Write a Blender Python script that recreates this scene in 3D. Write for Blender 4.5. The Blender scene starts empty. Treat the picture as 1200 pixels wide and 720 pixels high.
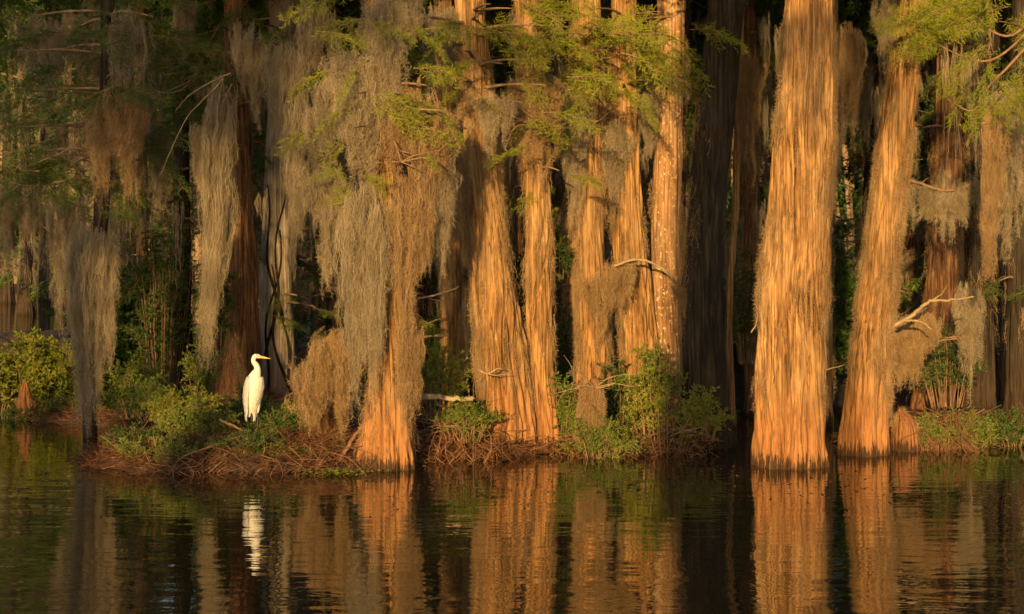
import bpy, math, random
import numpy as np

rng = np.random.default_rng(11)
random.seed(11)
SC = bpy.context.scene
COL = SC.collection
PI = math.pi

# ------------------------------------------------------------------ camera frame used for measuring
F, H, YH = 2125.0, 2.75, 300.0          # focal length in photo pixels, eye height, horizon row
def W(px, py, Y): return np.array([(px-600)/F*Y, Y, H-(py-YH)/F*Y])
def X_(px, Y): return (px-600)/F*Y
def Z_(py, Y): return H-(py-YH)/F*Y
def base_depth(py): return F*H/(py-YH)

# ------------------------------------------------------------------ mesh helpers
class Geo:
    def __init__(s): s.V=[]; s.F=[]; s.M=[]; s.n=0
    def add(s, V, Fa, mat=0):
        V=np.asarray(V,float).reshape(-1,3); Fa=np.asarray(Fa,np.int64)
        if len(V)==0 or len(Fa)==0: return s
        s.V.append(V); s.F.append(Fa+s.n); s.M.append(np.full(len(Fa),mat)); s.n+=len(V); return s
    def mesh(s, name, mats, smooth=True, origin=(0,0,0)):
        me=bpy.data.meshes.new(name)
        if not s.V: return me
        V=np.concatenate(s.V)-np.asarray(origin,float)
        me.vertices.add(len(V)); me.vertices.foreach_set('co',V.astype(np.float32).ravel())
        loops=np.concatenate([f.ravel() for f in s.F])
        sizes=np.concatenate([np.full(len(f),f.shape[1]) for f in s.F])
        start=np.concatenate([[0],np.cumsum(sizes)[:-1]])
        me.loops.add(len(loops)); me.loops.foreach_set('vertex_index',loops.astype(np.int32))
        me.polygons.add(len(sizes)); me.polygons.foreach_set('loop_start',start.astype(np.int32))
        for m in (mats if isinstance(mats,(list,tuple)) else [mats]): me.materials.append(m)
        me.polygons.foreach_set('material_index',np.concatenate(s.M).astype(np.int32))
        me.polygons.foreach_set('use_smooth',np.full(len(sizes),smooth))
        me.update(calc_edges=True); me.validate()
        return me
    def obj(s, name, mats, parent=None, smooth=True):
        org = parent['_o'] if parent is not None else (0,0,0)
        o=bpy.data.objects.new(name, s.mesh(name,mats,smooth,org)); COL.objects.link(o); o.parent=parent
        return o
    def top(s, name, mats, origin, smooth=True):
        o=bpy.data.objects.new(name, s.mesh(name,mats,smooth,origin)); COL.objects.link(o); o.location=origin
        return o
USED=set()
def tag(o,label=None,cat=None,group=None,kind=None):
    if label: o['label']=label
    if cat: o['category']=cat
    if group: o['group']=group
    if kind: o['kind']=kind
    return o
def thing(name,loc,label,cat,group=None):
    o=bpy.data.objects.new(name,None); COL.objects.link(o); o.empty_display_size=.2
    o.location=[float(a) for a in loc]; o['_o']=[float(a) for a in loc]
    return tag(o,label,cat,group)
def copy_tree(o,parent=None):
    c=o.copy(); COL.objects.link(c); c.parent=parent
    for ch in list(o.children): copy_tree(ch,c)
    return c
def norm(a): return a/np.maximum(np.linalg.norm(a,axis=-1,keepdims=True),1e-9)

def pnoise(u,v,nu,seed):                 # u in turns (periodic with nu cells), v in cells
    R=np.random.default_rng(seed).random((257,nu))
    x=u*nu; xi=np.floor(x).astype(int); fx=x-xi; yi=np.floor(v).astype(int); fy=v-yi
    fx=fx*fx*(3-2*fx); fy=fy*fy*(3-2*fy)
    a=R[yi%257,xi%nu]; b=R[yi%257,(xi+1)%nu]; c=R[(yi+1)%257,xi%nu]; d=R[(yi+1)%257,(xi+1)%nu]
    return (a*(1-fx)+b*fx)*(1-fy)+(c*(1-fx)+d*fx)*fy
def noise2(x,y,seed): return pnoise(x/64.0, y, 64, seed)

def smooth_path(P,n=24):
    P=np.asarray(P,float); m=len(P); t=np.linspace(0,m-1,n); out=[]
    for a in t:
        i=min(int(a),m-2); f=a-i
        p0=P[max(i-1,0)];p1=P[i];p2=P[i+1];p3=P[min(i+2,m-1)]
        out.append(.5*((2*p1)+(-p0+p2)*f+(2*p0-5*p1+4*p2-p3)*f*f+(-p0+3*p1-3*p2+p3)*f**3))
    return np.array(out)
def tube(P,R,sides=6,jit=0.0,seed=0,cap=True):
    P=np.asarray(P,float); R=np.broadcast_to(np.asarray(R,float),(len(P),)); n=len(P)
    T=norm(np.gradient(P,axis=0)); ref=np.array([0.03,0.05,1.0]) if abs(T[:,2]).mean()<.8 else np.array([1.0,.05,.02])
    A=norm(np.cross(T,ref)); B=np.cross(T,A)
    th=np.arange(sides)*2*PI/sides
    Rr=R[:,None]*np.ones((n,sides))
    if jit: Rr=Rr*(1+jit*(np.random.default_rng(seed).random((n,sides))-.5))
    V=P[:,None,:]+Rr[...,None]*(np.cos(th)[None,:,None]*A[:,None,:]+np.sin(th)[None,:,None]*B[:,None,:])
    i=np.arange(n-1)[:,None]*sides; j=np.arange(sides)[None,:]; k=(j+1)%sides
    Q=np.stack([i+j,i+k,i+sides+k,i+sides+j],-1).reshape(-1,4)
    return V.reshape(-1,3),Q
def ribbons(P,w,S):                      # P[N,K,3], w[N,K] or scalar, S[N,3]
    N,K,_=P.shape; w=np.broadcast_to(w,(N,K))
    V=np.stack([P-S[:,None,:]*w[...,None]/2,P+S[:,None,:]*w[...,None]/2],2)
    i=(np.arange(N)*K*2)[:,None]+(np.arange(K-1)*2)[None,:]
    Q=np.stack([i,i+1,i+3,i+2],-1).reshape(-1,4)
    return V.reshape(-1,3),Q
def tris(B,D,S,w,l):                     # thin triangles: base B, direction D, side S
    N=len(B); w=np.broadcast_to(w,(N,))[:,None]; l=np.broadcast_to(l,(N,))[:,None]
    V=np.stack([B-S*w/2,B+S*w/2,B+D*l],1).reshape(-1,3)
    return V,np.arange(3*N).reshape(-1,3)
def diamonds(B,D,S,l,w):
    N=len(B); w=np.broadcast_to(w,(N,))[:,None]; l=np.broadcast_to(l,(N,))[:,None]
    V=np.stack([B,B+D*l*.45+S*w/2,B+D*l,B+D*l*.45-S*w/2],1).reshape(-1,3)
    return V,np.arange(4*N).reshape(-1,4)
def rdir(n,flat=1.0,r=None):
    r=r or rng; d=r.normal(size=(n,3)); d[:,2]*=flat; return norm(d)

# ------------------------------------------------------------------ materials
def newmat(name):
    m=bpy.data.materials.new(name); m.use_nodes=True; nt=m.node_tree
    for n in list(nt.nodes): nt.nodes.remove(n)
    out=nt.nodes.new('ShaderNodeOutputMaterial')
    return m,nt,out
def nd(nt,t,**kw):
    n=nt.nodes.new('ShaderNode'+t)
    for k,v in kw.items():
        if k in n.inputs.keys(): n.inputs[k].default_value=v
        else: setattr(n,k,v)
    return n
def ramp(nt,stops):
    r=nt.nodes.new('ShaderNodeValToRGB'); e=r.color_ramp.elements
    while len(e)<len(stops): e.new(0.5)
    for el,(p,c) in zip(e,stops): el.position=p; el.color=(*c,1)
    return r
def leaf_mat(name,stops,trans=.35,rough=.55,patch=3.0,spec=.25):
    m,nt,out=newmat(name); L=nt.links.new
    geo=nd(nt,'NewGeometry'); tc=nd(nt,'TexCoord')
    nz=nd(nt,'TexNoise',Scale=patch,Detail=2.0); L(tc.outputs['Object'],nz.inputs['Vector'])
    oi=nd(nt,'ObjectInfo')
    mx=nd(nt,'Math',operation='MULTIPLY_ADD'); L(geo.outputs['Random Per Island'],mx.inputs[0]); mx.inputs[1].default_value=.5
    m2=nd(nt,'Math',operation='MULTIPLY_ADD'); L(nz.outputs['Fac'],m2.inputs[0]); m2.inputs[1].default_value=.9; m2.inputs[2].default_value=-.2
    L(m2.outputs[0],mx.inputs[2])
    rp=ramp(nt,stops); L(mx.outputs[0],rp.inputs[0])
    p=nd(nt,'BsdfPrincipled',Roughness=rough); p.inputs['Specular IOR Level'].default_value=spec
    L(rp.outputs[0],p.inputs['Base Color'])
    if trans>0:
        tr=nd(nt,'BsdfTranslucent'); L(rp.outputs[0],tr.inputs['Color'])
        ms=nd(nt,'MixShader'); ms.inputs[0].default_value=trans
        L(p.outputs[0],ms.inputs[1]); L(tr.outputs[0],ms.inputs[2]); L(ms.outputs[0],out.inputs[0])
    else: L(p.outputs[0],out.inputs[0])
    return m
def bark_mat(name,dark,mid,light,red=None,lichen=None,wet=True,strip=16.0):
    m,nt,out=newmat(name); L=nt.links.new
    tc=nd(nt,'TexCoord'); geo=nd(nt,'NewGeometry')
    mp=nd(nt,'Mapping'); mp.inputs['Scale'].default_value=(strip*2.0,strip*2.0,.55); L(tc.outputs['Object'],mp.inputs['Vector'])
    n1=nd(nt,'TexNoise',Scale=1.0,Detail=5.0,Roughness=.62); n1.inputs['Distortion'].default_value=.5; L(mp.outputs[0],n1.inputs['Vector'])
    mp2=nd(nt,'Mapping'); mp2.inputs['Scale'].default_value=(2.2,2.2,.7); L(tc.outputs['Object'],mp2.inputs['Vector'])
    n2=nd(nt,'TexNoise',Scale=1.0,Detail=4.0); L(mp2.outputs[0],n2.inputs['Vector'])
    r1=ramp(nt,[(.36,dark),(.45,tuple(m*.75 for m in mid)),(.55,tuple(m*1.1 for m in mid)),(.68,light)]); L(n1.outputs['Fac'],r1.inputs[0])
    cur=r1.outputs[0]
    grey=nd(nt,'MixRGB',blend_type='MIX'); rg=ramp(nt,[(.42,(0,0,0)),(.68,(1,1,1))]); L(n2.outputs['Fac'],rg.inputs[0])
    mm=nd(nt,'Math',operation='MULTIPLY'); L(rg.outputs[0],mm.inputs[0]); mm.inputs[1].default_value=.45
    L(mm.outputs[0],grey.inputs[0]); L(cur,grey.inputs[1]); grey.inputs[2].default_value=(light[0]*.85,light[1]*.95,light[2]*1.15,1); cur=grey.outputs[0]
    mp4=nd(nt,'Mapping'); mp4.inputs['Scale'].default_value=(6,6,1.6); L(tc.outputs['Object'],mp4.inputs['Vector'])
    n4=nd(nt,'TexNoise',Scale=1.0,Detail=6.0,Roughness=.65); L(mp4.outputs[0],n4.inputs['Vector'])
    r4=ramp(nt,[(.34,(.46,.42,.40)),(.5,(.92,.9,.88)),(.66,(1.22,1.2,1.15))]); L(n4.outputs['Fac'],r4.inputs[0])
    mu=nd(nt,'MixRGB',blend_type='MULTIPLY'); mu.inputs[0].default_value=1; L(cur,mu.inputs[1]); L(r4.outputs[0],mu.inputs[2]); cur=mu.outputs[0]
    sx=nd(nt,'SeparateXYZ'); L(geo.outputs['Position'],sx.inputs[0])
    wob=nd(nt,'Math',operation='MULTIPLY_ADD'); L(n1.outputs['Fac'],wob.inputs[0]); wob.inputs[1].default_value=-.9; L(sx.outputs[2],wob.inputs[2])
    if red:
        mr=nd(nt,'MapRange'); L(wob.outputs[0],mr.inputs[0]); mr.inputs[1].default_value=.05; mr.inputs[2].default_value=.75; mr.inputs[3].default_value=.75; mr.inputs[4].default_value=0
        mxr=nd(nt,'MixRGB'); L(mr.outputs[0],mxr.inputs[0]); L(cur,mxr.inputs[1])
        rr=ramp(nt,[(.3,tuple(c*.45 for c in red)),(.62,red)]); L(n1.outputs['Fac'],rr.inputs[0]); L(rr.outputs[0],mxr.inputs[2]); cur=mxr.outputs[0]
    if lichen:
        mp3=nd(nt,'Mapping'); mp3.inputs['Scale'].default_value=(26,26,17); L(tc.outputs['Object'],mp3.inputs['Vector'])
        n3=nd(nt,'TexNoise',Scale=1.0,Detail=3.0); L(mp3.outputs[0],n3.inputs['Vector'])
        rl=ramp(nt,[(.60,(0,0,0)),(.66,(1,1,1))]); L(n3.outputs['Fac'],rl.inputs[0])
        ml=nd(nt,'MixRGB'); L(rl.outputs[0],ml.inputs[0]); L(cur,ml.inputs[1]); ml.inputs[2].default_value=(*lichen,1); cur=ml.outputs[0]
    if wet:
        mpw=nd(nt,'Mapping'); mpw.inputs['Scale'].default_value=(26,26,1.2); L(tc.outputs['Object'],mpw.inputs['Vector']); nw=nd(nt,'TexNoise',Scale=1.0,Detail=5.0,Roughness=.75); L(mpw.outputs[0],nw.inputs['Vector'])
        w2=nd(nt,'Math',operation='MULTIPLY_ADD'); L(nw.outputs['Fac'],w2.inputs[0]); w2.inputs[1].default_value=-1.0; L(sx.outputs[2],w2.inputs[2])
        rw=nd(nt,'MapRange'); L(w2.outputs[0],rw.inputs[0]); rw.inputs[1].default_value=-.41; rw.inputs[2].default_value=-.34; rw.inputs[3].default_value=.9; rw.inputs[4].default_value=0
        mw=nd(nt,'MixRGB'); L(rw.outputs[0],mw.inputs[0]); L(cur,mw.inputs[1]); mw.inputs[2].default_value=(.022,.014,.008,1); cur=mw.outputs[0]
    mpb=nd(nt,'Mapping'); mpb.inputs['Scale'].default_value=(60,60,2.4); L(tc.outputs['Object'],mpb.inputs['Vector'])
    nb=nd(nt,'TexNoise',Scale=1.0,Detail=5.0,Roughness=.65); L(mpb.outputs[0],nb.inputs['Vector'])
    bp=nd(nt,'Bump',Strength=.8,Distance=.02); L(nb.outputs['Fac'],bp.inputs['Height'])
    p=nd(nt,'BsdfPrincipled',Roughness=.9); p.inputs['Specular IOR Level'].default_value=.15
    L(cur,p.inputs['Base Color']); L(bp.outputs[0],p.inputs['Normal']); L(p.outputs[0],out.inputs[0])
    return m
def plain(name,c,rough=.7,spec=.3,var=.25,scale=8.0):
    m,nt,out=newmat(name); L=nt.links.new
    tc=nd(nt,'TexCoord'); nz=nd(nt,'TexNoise',Scale=scale,Detail=4.0); L(tc.outputs['Object'],nz.inputs['Vector'])
    r=ramp(nt,[(.3,tuple(x*(1-var) for x in c)),(.7,tuple(min(1,x*(1+var)) for x in c))]); L(nz.outputs['Fac'],r.inputs[0])
    p=nd(nt,'BsdfPrincipled',Roughness=rough); p.inputs['Specular IOR Level'].default_value=spec
    L(r.outputs[0],p.inputs['Base Color']); L(p.outputs[0],out.inputs[0]); return m

BARK   = bark_mat('cypress_bark',(.055,.027,.011),(.25,.134,.052),(.43,.265,.115),red=(.33,.14,.05))
BARK_F = bark_mat('flecked_bark',(.11,.055,.025),(.27,.15,.075),(.38,.24,.13),red=(.34,.14,.06),lichen=(.42,.33,.18))
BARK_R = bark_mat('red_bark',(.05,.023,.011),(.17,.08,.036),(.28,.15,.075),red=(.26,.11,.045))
BARK_K = bark_mat('shaded_red_bark',(.03,.015,.008),(.10,.05,.026),(.19,.10,.055),red=(.17,.08,.04))  # red bark darkened: shade on the rear trunks is put into the colour
BARK_G = bark_mat('shaded_dark_bark',(.012,.009,.007),(.030,.023,.017),(.06,.047,.035),red=(.055,.035,.022))  # near-black bark: the shade of unlit trunks is painted into it
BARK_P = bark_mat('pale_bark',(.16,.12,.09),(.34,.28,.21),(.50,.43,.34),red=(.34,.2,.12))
TWIG   = plain('twig_wood',(.17,.10,.06),.85,.15,.4)
PALE   = plain('bare_wood',(.23,.165,.10),.7,.2,.3)
LIMB   = plain('limb_wood',(.20,.13,.08),.9,.1,.4)
MOSS   = leaf_mat('moss_strands',[(0,(.16,.12,.075)),(.45,(.30,.24,.16)),(1,(.45,.375,.27))],trans=.3,rough=.9,patch=3.2,spec=.05)
MOSS_O = leaf_mat('sun_warmed_moss',[(0,(.15,.095,.045)),(.5,(.32,.21,.11)),(1,(.46,.33,.195))],trans=.28,rough=.9,patch=3.2,spec=.05)  # warmer copy of the moss with golden sunlight put into its colour
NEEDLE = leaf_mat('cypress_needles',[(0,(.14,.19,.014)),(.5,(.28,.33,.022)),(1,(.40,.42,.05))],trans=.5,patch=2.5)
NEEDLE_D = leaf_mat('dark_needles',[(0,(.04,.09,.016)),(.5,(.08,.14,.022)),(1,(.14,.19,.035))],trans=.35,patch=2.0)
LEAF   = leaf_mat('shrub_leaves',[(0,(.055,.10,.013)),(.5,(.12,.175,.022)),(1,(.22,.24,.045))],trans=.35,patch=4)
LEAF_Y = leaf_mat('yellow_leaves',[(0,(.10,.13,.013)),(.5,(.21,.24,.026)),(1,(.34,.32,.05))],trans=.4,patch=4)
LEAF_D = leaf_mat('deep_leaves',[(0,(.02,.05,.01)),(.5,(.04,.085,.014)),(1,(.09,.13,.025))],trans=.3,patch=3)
LITTER = leaf_mat('dead_twigs',[(0,(.035,.018,.010)),(.5,(.095,.042,.021)),(1,(.22,.115,.06))],trans=.0,rough=.85,patch=6,spec=.15)
ROOT   = leaf_mat('root_wood',[(0,(.05,.022,.012)),(.5,(.14,.065,.033)),(1,(.28,.155,.08))],trans=.0,rough=.85,patch=6,spec=.15)
MUD    = plain('wet_mud',(.045,.028,.017),.8,.3,.5,6.0)

def water_mat():
    m,nt,out=newmat('dark_water'); L=nt.links.new
    tc=nd(nt,'TexCoord')
    def lay(sc,rotz,detail,dist,prev):
        mp=nd(nt,'Mapping'); mp.inputs['Scale'].default_value=sc; mp.inputs['Rotation'].default_value=(0,0,rotz); L(tc.outputs['Object'],mp.inputs['Vector'])
        n=nd(nt,'TexNoise',Scale=1.0,Detail=detail,Roughness=.5); n.inputs['Distortion'].default_value=.4; L(mp.outputs[0],n.inputs['Vector'])
        b=nd(nt,'Bump',Strength=1.0,Distance=dist); L(n.outputs['Fac'],b.inputs['Height'])
        if prev: L(prev.outputs[0],b.inputs['Normal'])
        return b
    b=lay((.5,1.3,1),.12,2.0,.012,None)
    b=lay((1.6,4.6,1),-.08,2.0,.0042,b)
    p=nd(nt,'BsdfPrincipled',Roughness=.02,IOR=1.7); p.inputs['Base Color'].default_value=(.012,.0085,.004,1)
    L(b.outputs[0],p.inputs['Normal']); L(p.outputs[0],out.inputs[0]); return m
WATER=water_mat()

# ------------------------------------------------------------------ ground and water
ISL=[(-3.75,24.7,2.5,2.15,.28),(-1.9,24.3,1.1,1.3,.06),(-.55,25.3,1.25,1.0,.08),(1.55,26.0,2.0,1.1,.08),(6.2,26.8,1.9,1.5,.07),(7.6,29.5,2.6,3,.14),
     (-9.3,33.3,1.9,1.3,.08),(-6.4,31.5,2.6,3.0,.16),(-3.4,32.5,3.5,5.5,.30),(3,40,12,9,.25),(14,40,10,13,.3),(4,60,26,14,.4)]
def ground_z(x,y):
    x=np.asarray(x,float); y=np.asarray(y,float); z=np.full(np.broadcast(x,y).shape,-.55)
    wob=.16*(noise2(x*1.7+9,y*1.7+5,3)-.5)+.10*(noise2(x*4.1,y*4.1,4)-.5)
    for cx,cy,rx,ry,h in ISL:
        d=np.sqrt(((x-cx)/rx)**2+((y-cy)/ry)**2)+wob*1.4
        z=np.maximum(z,-.55+(h+.55)*np.clip(1.32*(1-np.clip(d,0,None)**2.2),0,1)**.7)
    return z+wob*.5*(z>-.3)
def gz(x,y): return float(ground_z(np.array([x]),np.array([y]))[0])
g=Geo()
xs=np.arange(-24,30.01,.12); ys=np.arange(8,80,.12)
GX,GY=np.meshgrid(xs,ys); GZ=ground_z(GX,GY)
nx=len(xs); i=np.arange(len(ys)-1)[:,None]*nx+np.arange(nx-1)[None,:]
g.add(np.stack([GX,GY,GZ],-1),np.stack([i,i+1,i+nx+1,i+nx],-1).reshape(-1,4))
tag(g.obj('ground',MUD),kind='structure')
g=Geo(); g.add([[-900,-300,0],[900,-300,0],[900,1500,0],[-900,1500,0]],[[0,1,2,3]])
tag(g.obj('water',WATER),kind='structure')
g=Geo()
xs=np.linspace(-400,400,161); ys=np.array([138,145,155,180,230,300,420])
GX,GY=np.meshgrid(xs,ys); GZ=np.clip((GY-141+4*noise2(GX*.06+50,GY*.03,8))*.1,-.6,6)
i=np.arange(len(ys)-1)[:,None]*161+np.arange(160)[None,:]
g.add(np.stack([GX,GY,GZ],-1),np.stack([i,i+1,i+162,i+161],-1).reshape(-1,4))
tag(g.obj('far_bank',MUD),kind='structure')

# ------------------------------------------------------------------ foliage kits
def bough_geo(seed,L=1.1,hi=True,droop=.25,wid=.46):
    r=np.random.default_rng(seed); g=Geo()
    t=np.linspace(0,1,14); ph=r.random()*6
    main=np.stack([t*L,.05*L*np.sin(t*3+ph),-droop*L*t**2+.02*np.sin(t*6+ph)],-1)
    g.add(*tube(main,np.linspace(.009,.003,14),4),1)
    B=[];D=[];N=[];Ln=[]
    ns=26 if hi else 16
    for k in range(ns):
        tt=.08+.92*(k+.5)/ns; sgn=1 if k%2 else -1
        p=np.array([np.interp(tt,t,main[:,c]) for c in range(3)])
        ln=wid*L*(1-.62*tt)*r.uniform(.6,1.15)*min(1,tt*3+.35)
        a=math.radians(r.uniform(38,66))*sgn; el=r.normal()*.28-.12
        d0=np.array([math.cos(a)*math.cos(el),math.sin(a)*math.cos(el),math.sin(el)])
        s=np.linspace(0,1,7); dr=r.uniform(.1,.5)
        path=p+np.outer(s*ln,d0)+np.outer(-dr*ln*s**2,[0,0,1])
        if hi: g.add(*tube(path,np.linspace(.004,.0015,7),3),1)
        nb=max(5,int(ln/(.030 if hi else .042)))
        for q in range(nb):
            ss=.06+.94*(q+.5)/nb; b=np.array([np.interp(ss,s,path[:,c]) for c in range(3)])
            T=norm(np.array([np.interp(min(ss+.1,1),s,path[:,c]) for c in range(3)])-np.array([np.interp(max(ss-.1,0),s,path[:,c]) for c in range(3)]))
            sd=norm(np.cross(T,np.array([0,0,1.])+r.normal(size=3)*.35)); sg=1 if q%2 else -1
            dd=norm(T*r.uniform(.55,1.0)+sd*sg+r.normal(size=3)*.28+np.array([0,0,.05]))
            B.append(b);D.append(dd);N.append(norm(np.cross(dd,sd+r.normal(size=3)*.3)));Ln.append(r.uniform(.085,.155)*(1-.35*ss))
    B=np.array(B);D=np.array(D);N=np.array(N);Ln=np.array(Ln); S=norm(np.cross(D,N))
    if hi:
        g.add(*tris(B,D,S,.010,Ln)); g.add(*tris(B,D,N,.008,Ln))
        kk=9
        for q in range(kk):
            s=.08+.9*q/kk
            for sg in (-1,1):
                d=norm(D*.75+S*sg*.8+rng.normal(size=D.shape)*.12)
                g.add(*tris(B+D*(Ln*s)[:,None],d,norm(D+rng.normal(size=D.shape)*.5),.0055,.030*(1-.45*s)))
    else:
        g.add(*diamonds(B,D,S,Ln*1.5,.034))
        d=norm(D+N*.7); g.add(*diamonds(B,d,S,Ln*1.2,.028))
    return g
HI=[bough_geo(100+k,1.0,True,droop=.15+.12*k).mesh('bough_mesh',[NEEDLE,TWIG],False) for k in range(5)]
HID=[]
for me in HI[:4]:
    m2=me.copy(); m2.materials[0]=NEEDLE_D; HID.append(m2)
LOWG=[bough_geo(200+k,1.0,False,droop=.2+.1*k) for k in range(3)]

def euler_mat(rx,ry,rz):
    cx,sx,cy,sy,cz,sz=math.cos(rx),math.sin(rx),math.cos(ry),math.sin(ry),math.cos(rz),math.sin(rz)
    return np.array([[cz,-sz,0],[sz,cz,0],[0,0,1]])@np.array([[cy,0,sy],[0,1,0],[-sy,0,cy]])@np.array([[1,0,0],[0,cx,-sx],[0,sx,cx]])
def crown_geo(seed,n_limbs=26,h0=7.5,h1=15,reach=3.4):
    r=np.random.default_rng(seed); g=Geo()
    for k in range(n_limbs):
        z=h0+(h1-h0)*((k+r.random())/n_limbs); f=1-.7*((z-h0)/(h1-h0)); L=reach*f*r.uniform(.5,1.1); a=k*2.4+r.normal()*.4
        s=np.linspace(0,1,7); d=np.array([math.cos(a),math.sin(a),0])
        P=np.array([0,0,z])+np.outer(s*L,d)+np.outer(.25*L*s-.35*L*s**2,[0,0,1]); P+=r.normal(size=P.shape)*.03*L*s[:,None]
        g.add(*tube(P,np.linspace(.055*f+.02,.012,7),5),1)
        for q in range(int(5+L*2.2)):
            ss=r.uniform(.25,1.0); b=np.array([np.interp(ss,s,P[:,c]) for c in range(3)]); src=LOWG[r.integers(3)]
            M=euler_mat(r.normal()*.5,r.normal()*.35+.1,a+r.normal()*.9)*r.uniform(.7,1.25)
            off=0
            for V,Fa,mm in zip(src.V,src.F,src.M): g.add(V@M.T+b,Fa-off,int(mm[0])); off+=len(V)
    return g
def fix_low():          # make the kit's face indices local per block
    pass

CROWNS=[crown_geo(300+k) for k in range(3)]
CROWN_M=[c.mesh('crown_mesh',[NEEDLE,LIMB],False) for c in CROWNS]
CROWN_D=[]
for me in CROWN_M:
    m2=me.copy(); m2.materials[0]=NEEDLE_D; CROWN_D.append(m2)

# ------------------------------------------------------------------ moss
def moss_geo(line,lens,n=260,depth=.06,lobes=6,hair=12,w=.0075,taper=.75,seed=0,sway=(0,0),geo=None,mat=0,rag=.4):
    """strands hung from a polyline of points; lens = hanging length at each point"""
    r=np.random.default_rng(seed+5000); g=geo or Geo()
    line=np.asarray(line,float); m=len(line); lens=np.asarray(lens,float)
    nbn=max(lobes*2,n//10); bid=r.integers(nbn,size=n); ub=r.random(nbn); lu=np.sort((np.arange(lobes)+.5+r.normal(size=lobes)*.25)/lobes); ll=r.uniform(rag,1.0,lobes); ll[r.integers(lobes)]=1.0
    nearb=np.abs(ub[:,None]-lu[None,:]).argmin(1); u=ub[bid]; near=nearb[bid]
    tl=np.linspace(0,1,m)
    P0=np.stack([np.interp(u,tl,line[:,c]) for c in range(3)],-1); PL=np.stack([np.interp(lu,tl,line[:,c]) for c in range(3)],-1)[near]
    full1=np.interp(lu,tl,lens)[near]*ll[near]
    Lb=r.uniform(.3,1.0,nbn)**.6; L=full1*Lb[bid]*r.uniform(.72,1.0,n)
    drop=np.abs(r.normal(size=nbn))[bid]*.13*full1; drop=np.minimum(drop,.6*full1); P0[:,2]-=drop; L=np.minimum(L,full1-drop)
    K=18; t=np.linspace(0,1,K)
    P0=P0+r.normal(size=(nbn,3))[bid]*np.array([.04,.03,.05])*(.4+depth*6)+r.normal(size=(n,3))*np.array([.012,.012,.04])
    P=np.repeat(P0[:,None,:],K,1); dep=r.normal(size=(nbn,2))[bid]*depth+r.normal(size=(n,2))*.022
    full=np.maximum(np.interp(lu,tl,lens)[near]*ll[near],.05)[:,None]
    conv=taper*r.uniform(.6,1.12,(nbn,1))[bid]*np.clip((t[None,:]*L[:,None])/full,0,1)**.8
    P+= (PL-P0)[:,None,:]*conv[...,None]*np.array([1,1,.0])
    bell=np.sin(np.clip(t*1.2+.05,0,1)*PI)**.7
    P[:,:,0]+=dep[:,:1]*bell[None,:]*.9*(1-.5*t)[None,:]; P[:,:,1]+=dep[:,1:]*bell[None,:]*(1-.45*t)[None,:]
    P[:,:,2]-=t[None,:]*L[:,None]
    zz=t[None,:]*L[:,None]
    for fq,am in ((4,.032),(11,.027),(27,.019)):
        ph=r.random((nbn,2))[bid]*6.28; ff=fq*r.uniform(.6,1.5,(nbn,1))[bid]; aa=am*r.uniform(.3,1.4,(nbn,1))[bid]*np.minimum(1,t*6)[None,:]
        if fq==27: ph=r.random((n,2))*6.28
        P[:,:,0]+=aa*np.sin(ff*zz+ph[:,:1]); P[:,:,1]+=aa*np.sin(ff*zz+ph[:,1:])
    P[:,:,0]+=sway[0]*t[None,:]**1.5*L[:,None]+ sway[1]*np.sin(t[None,:]*PI)*L[:,None]
    S=rdir(n,.15,r); wd=w*.55*r.uniform(.5,1.2,(n,1))*(1.1-.8*t)[None,:]
    g.add(*ribbons(P,wd,S),mat)
    hair=int(hair*2.6); nh=n*hair; a=r.integers(n,size=nh); b=r.random(nh)*(K-1.01); bi=b.astype(int); bf=(b-bi)[:,None]
    B=P[a,bi]*(1-bf)+P[a,bi+1]*bf
    D=norm(np.stack([r.normal(size=nh),r.normal(size=nh),r.normal(size=nh)*.9-.7],-1)); S=norm(np.cross(D,r.normal(size=(nh,3))))
    hl=r.uniform(.025,.085,nh)
    g.add(*tris(B,D,S,.0042,hl),mat)
    return g

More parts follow.
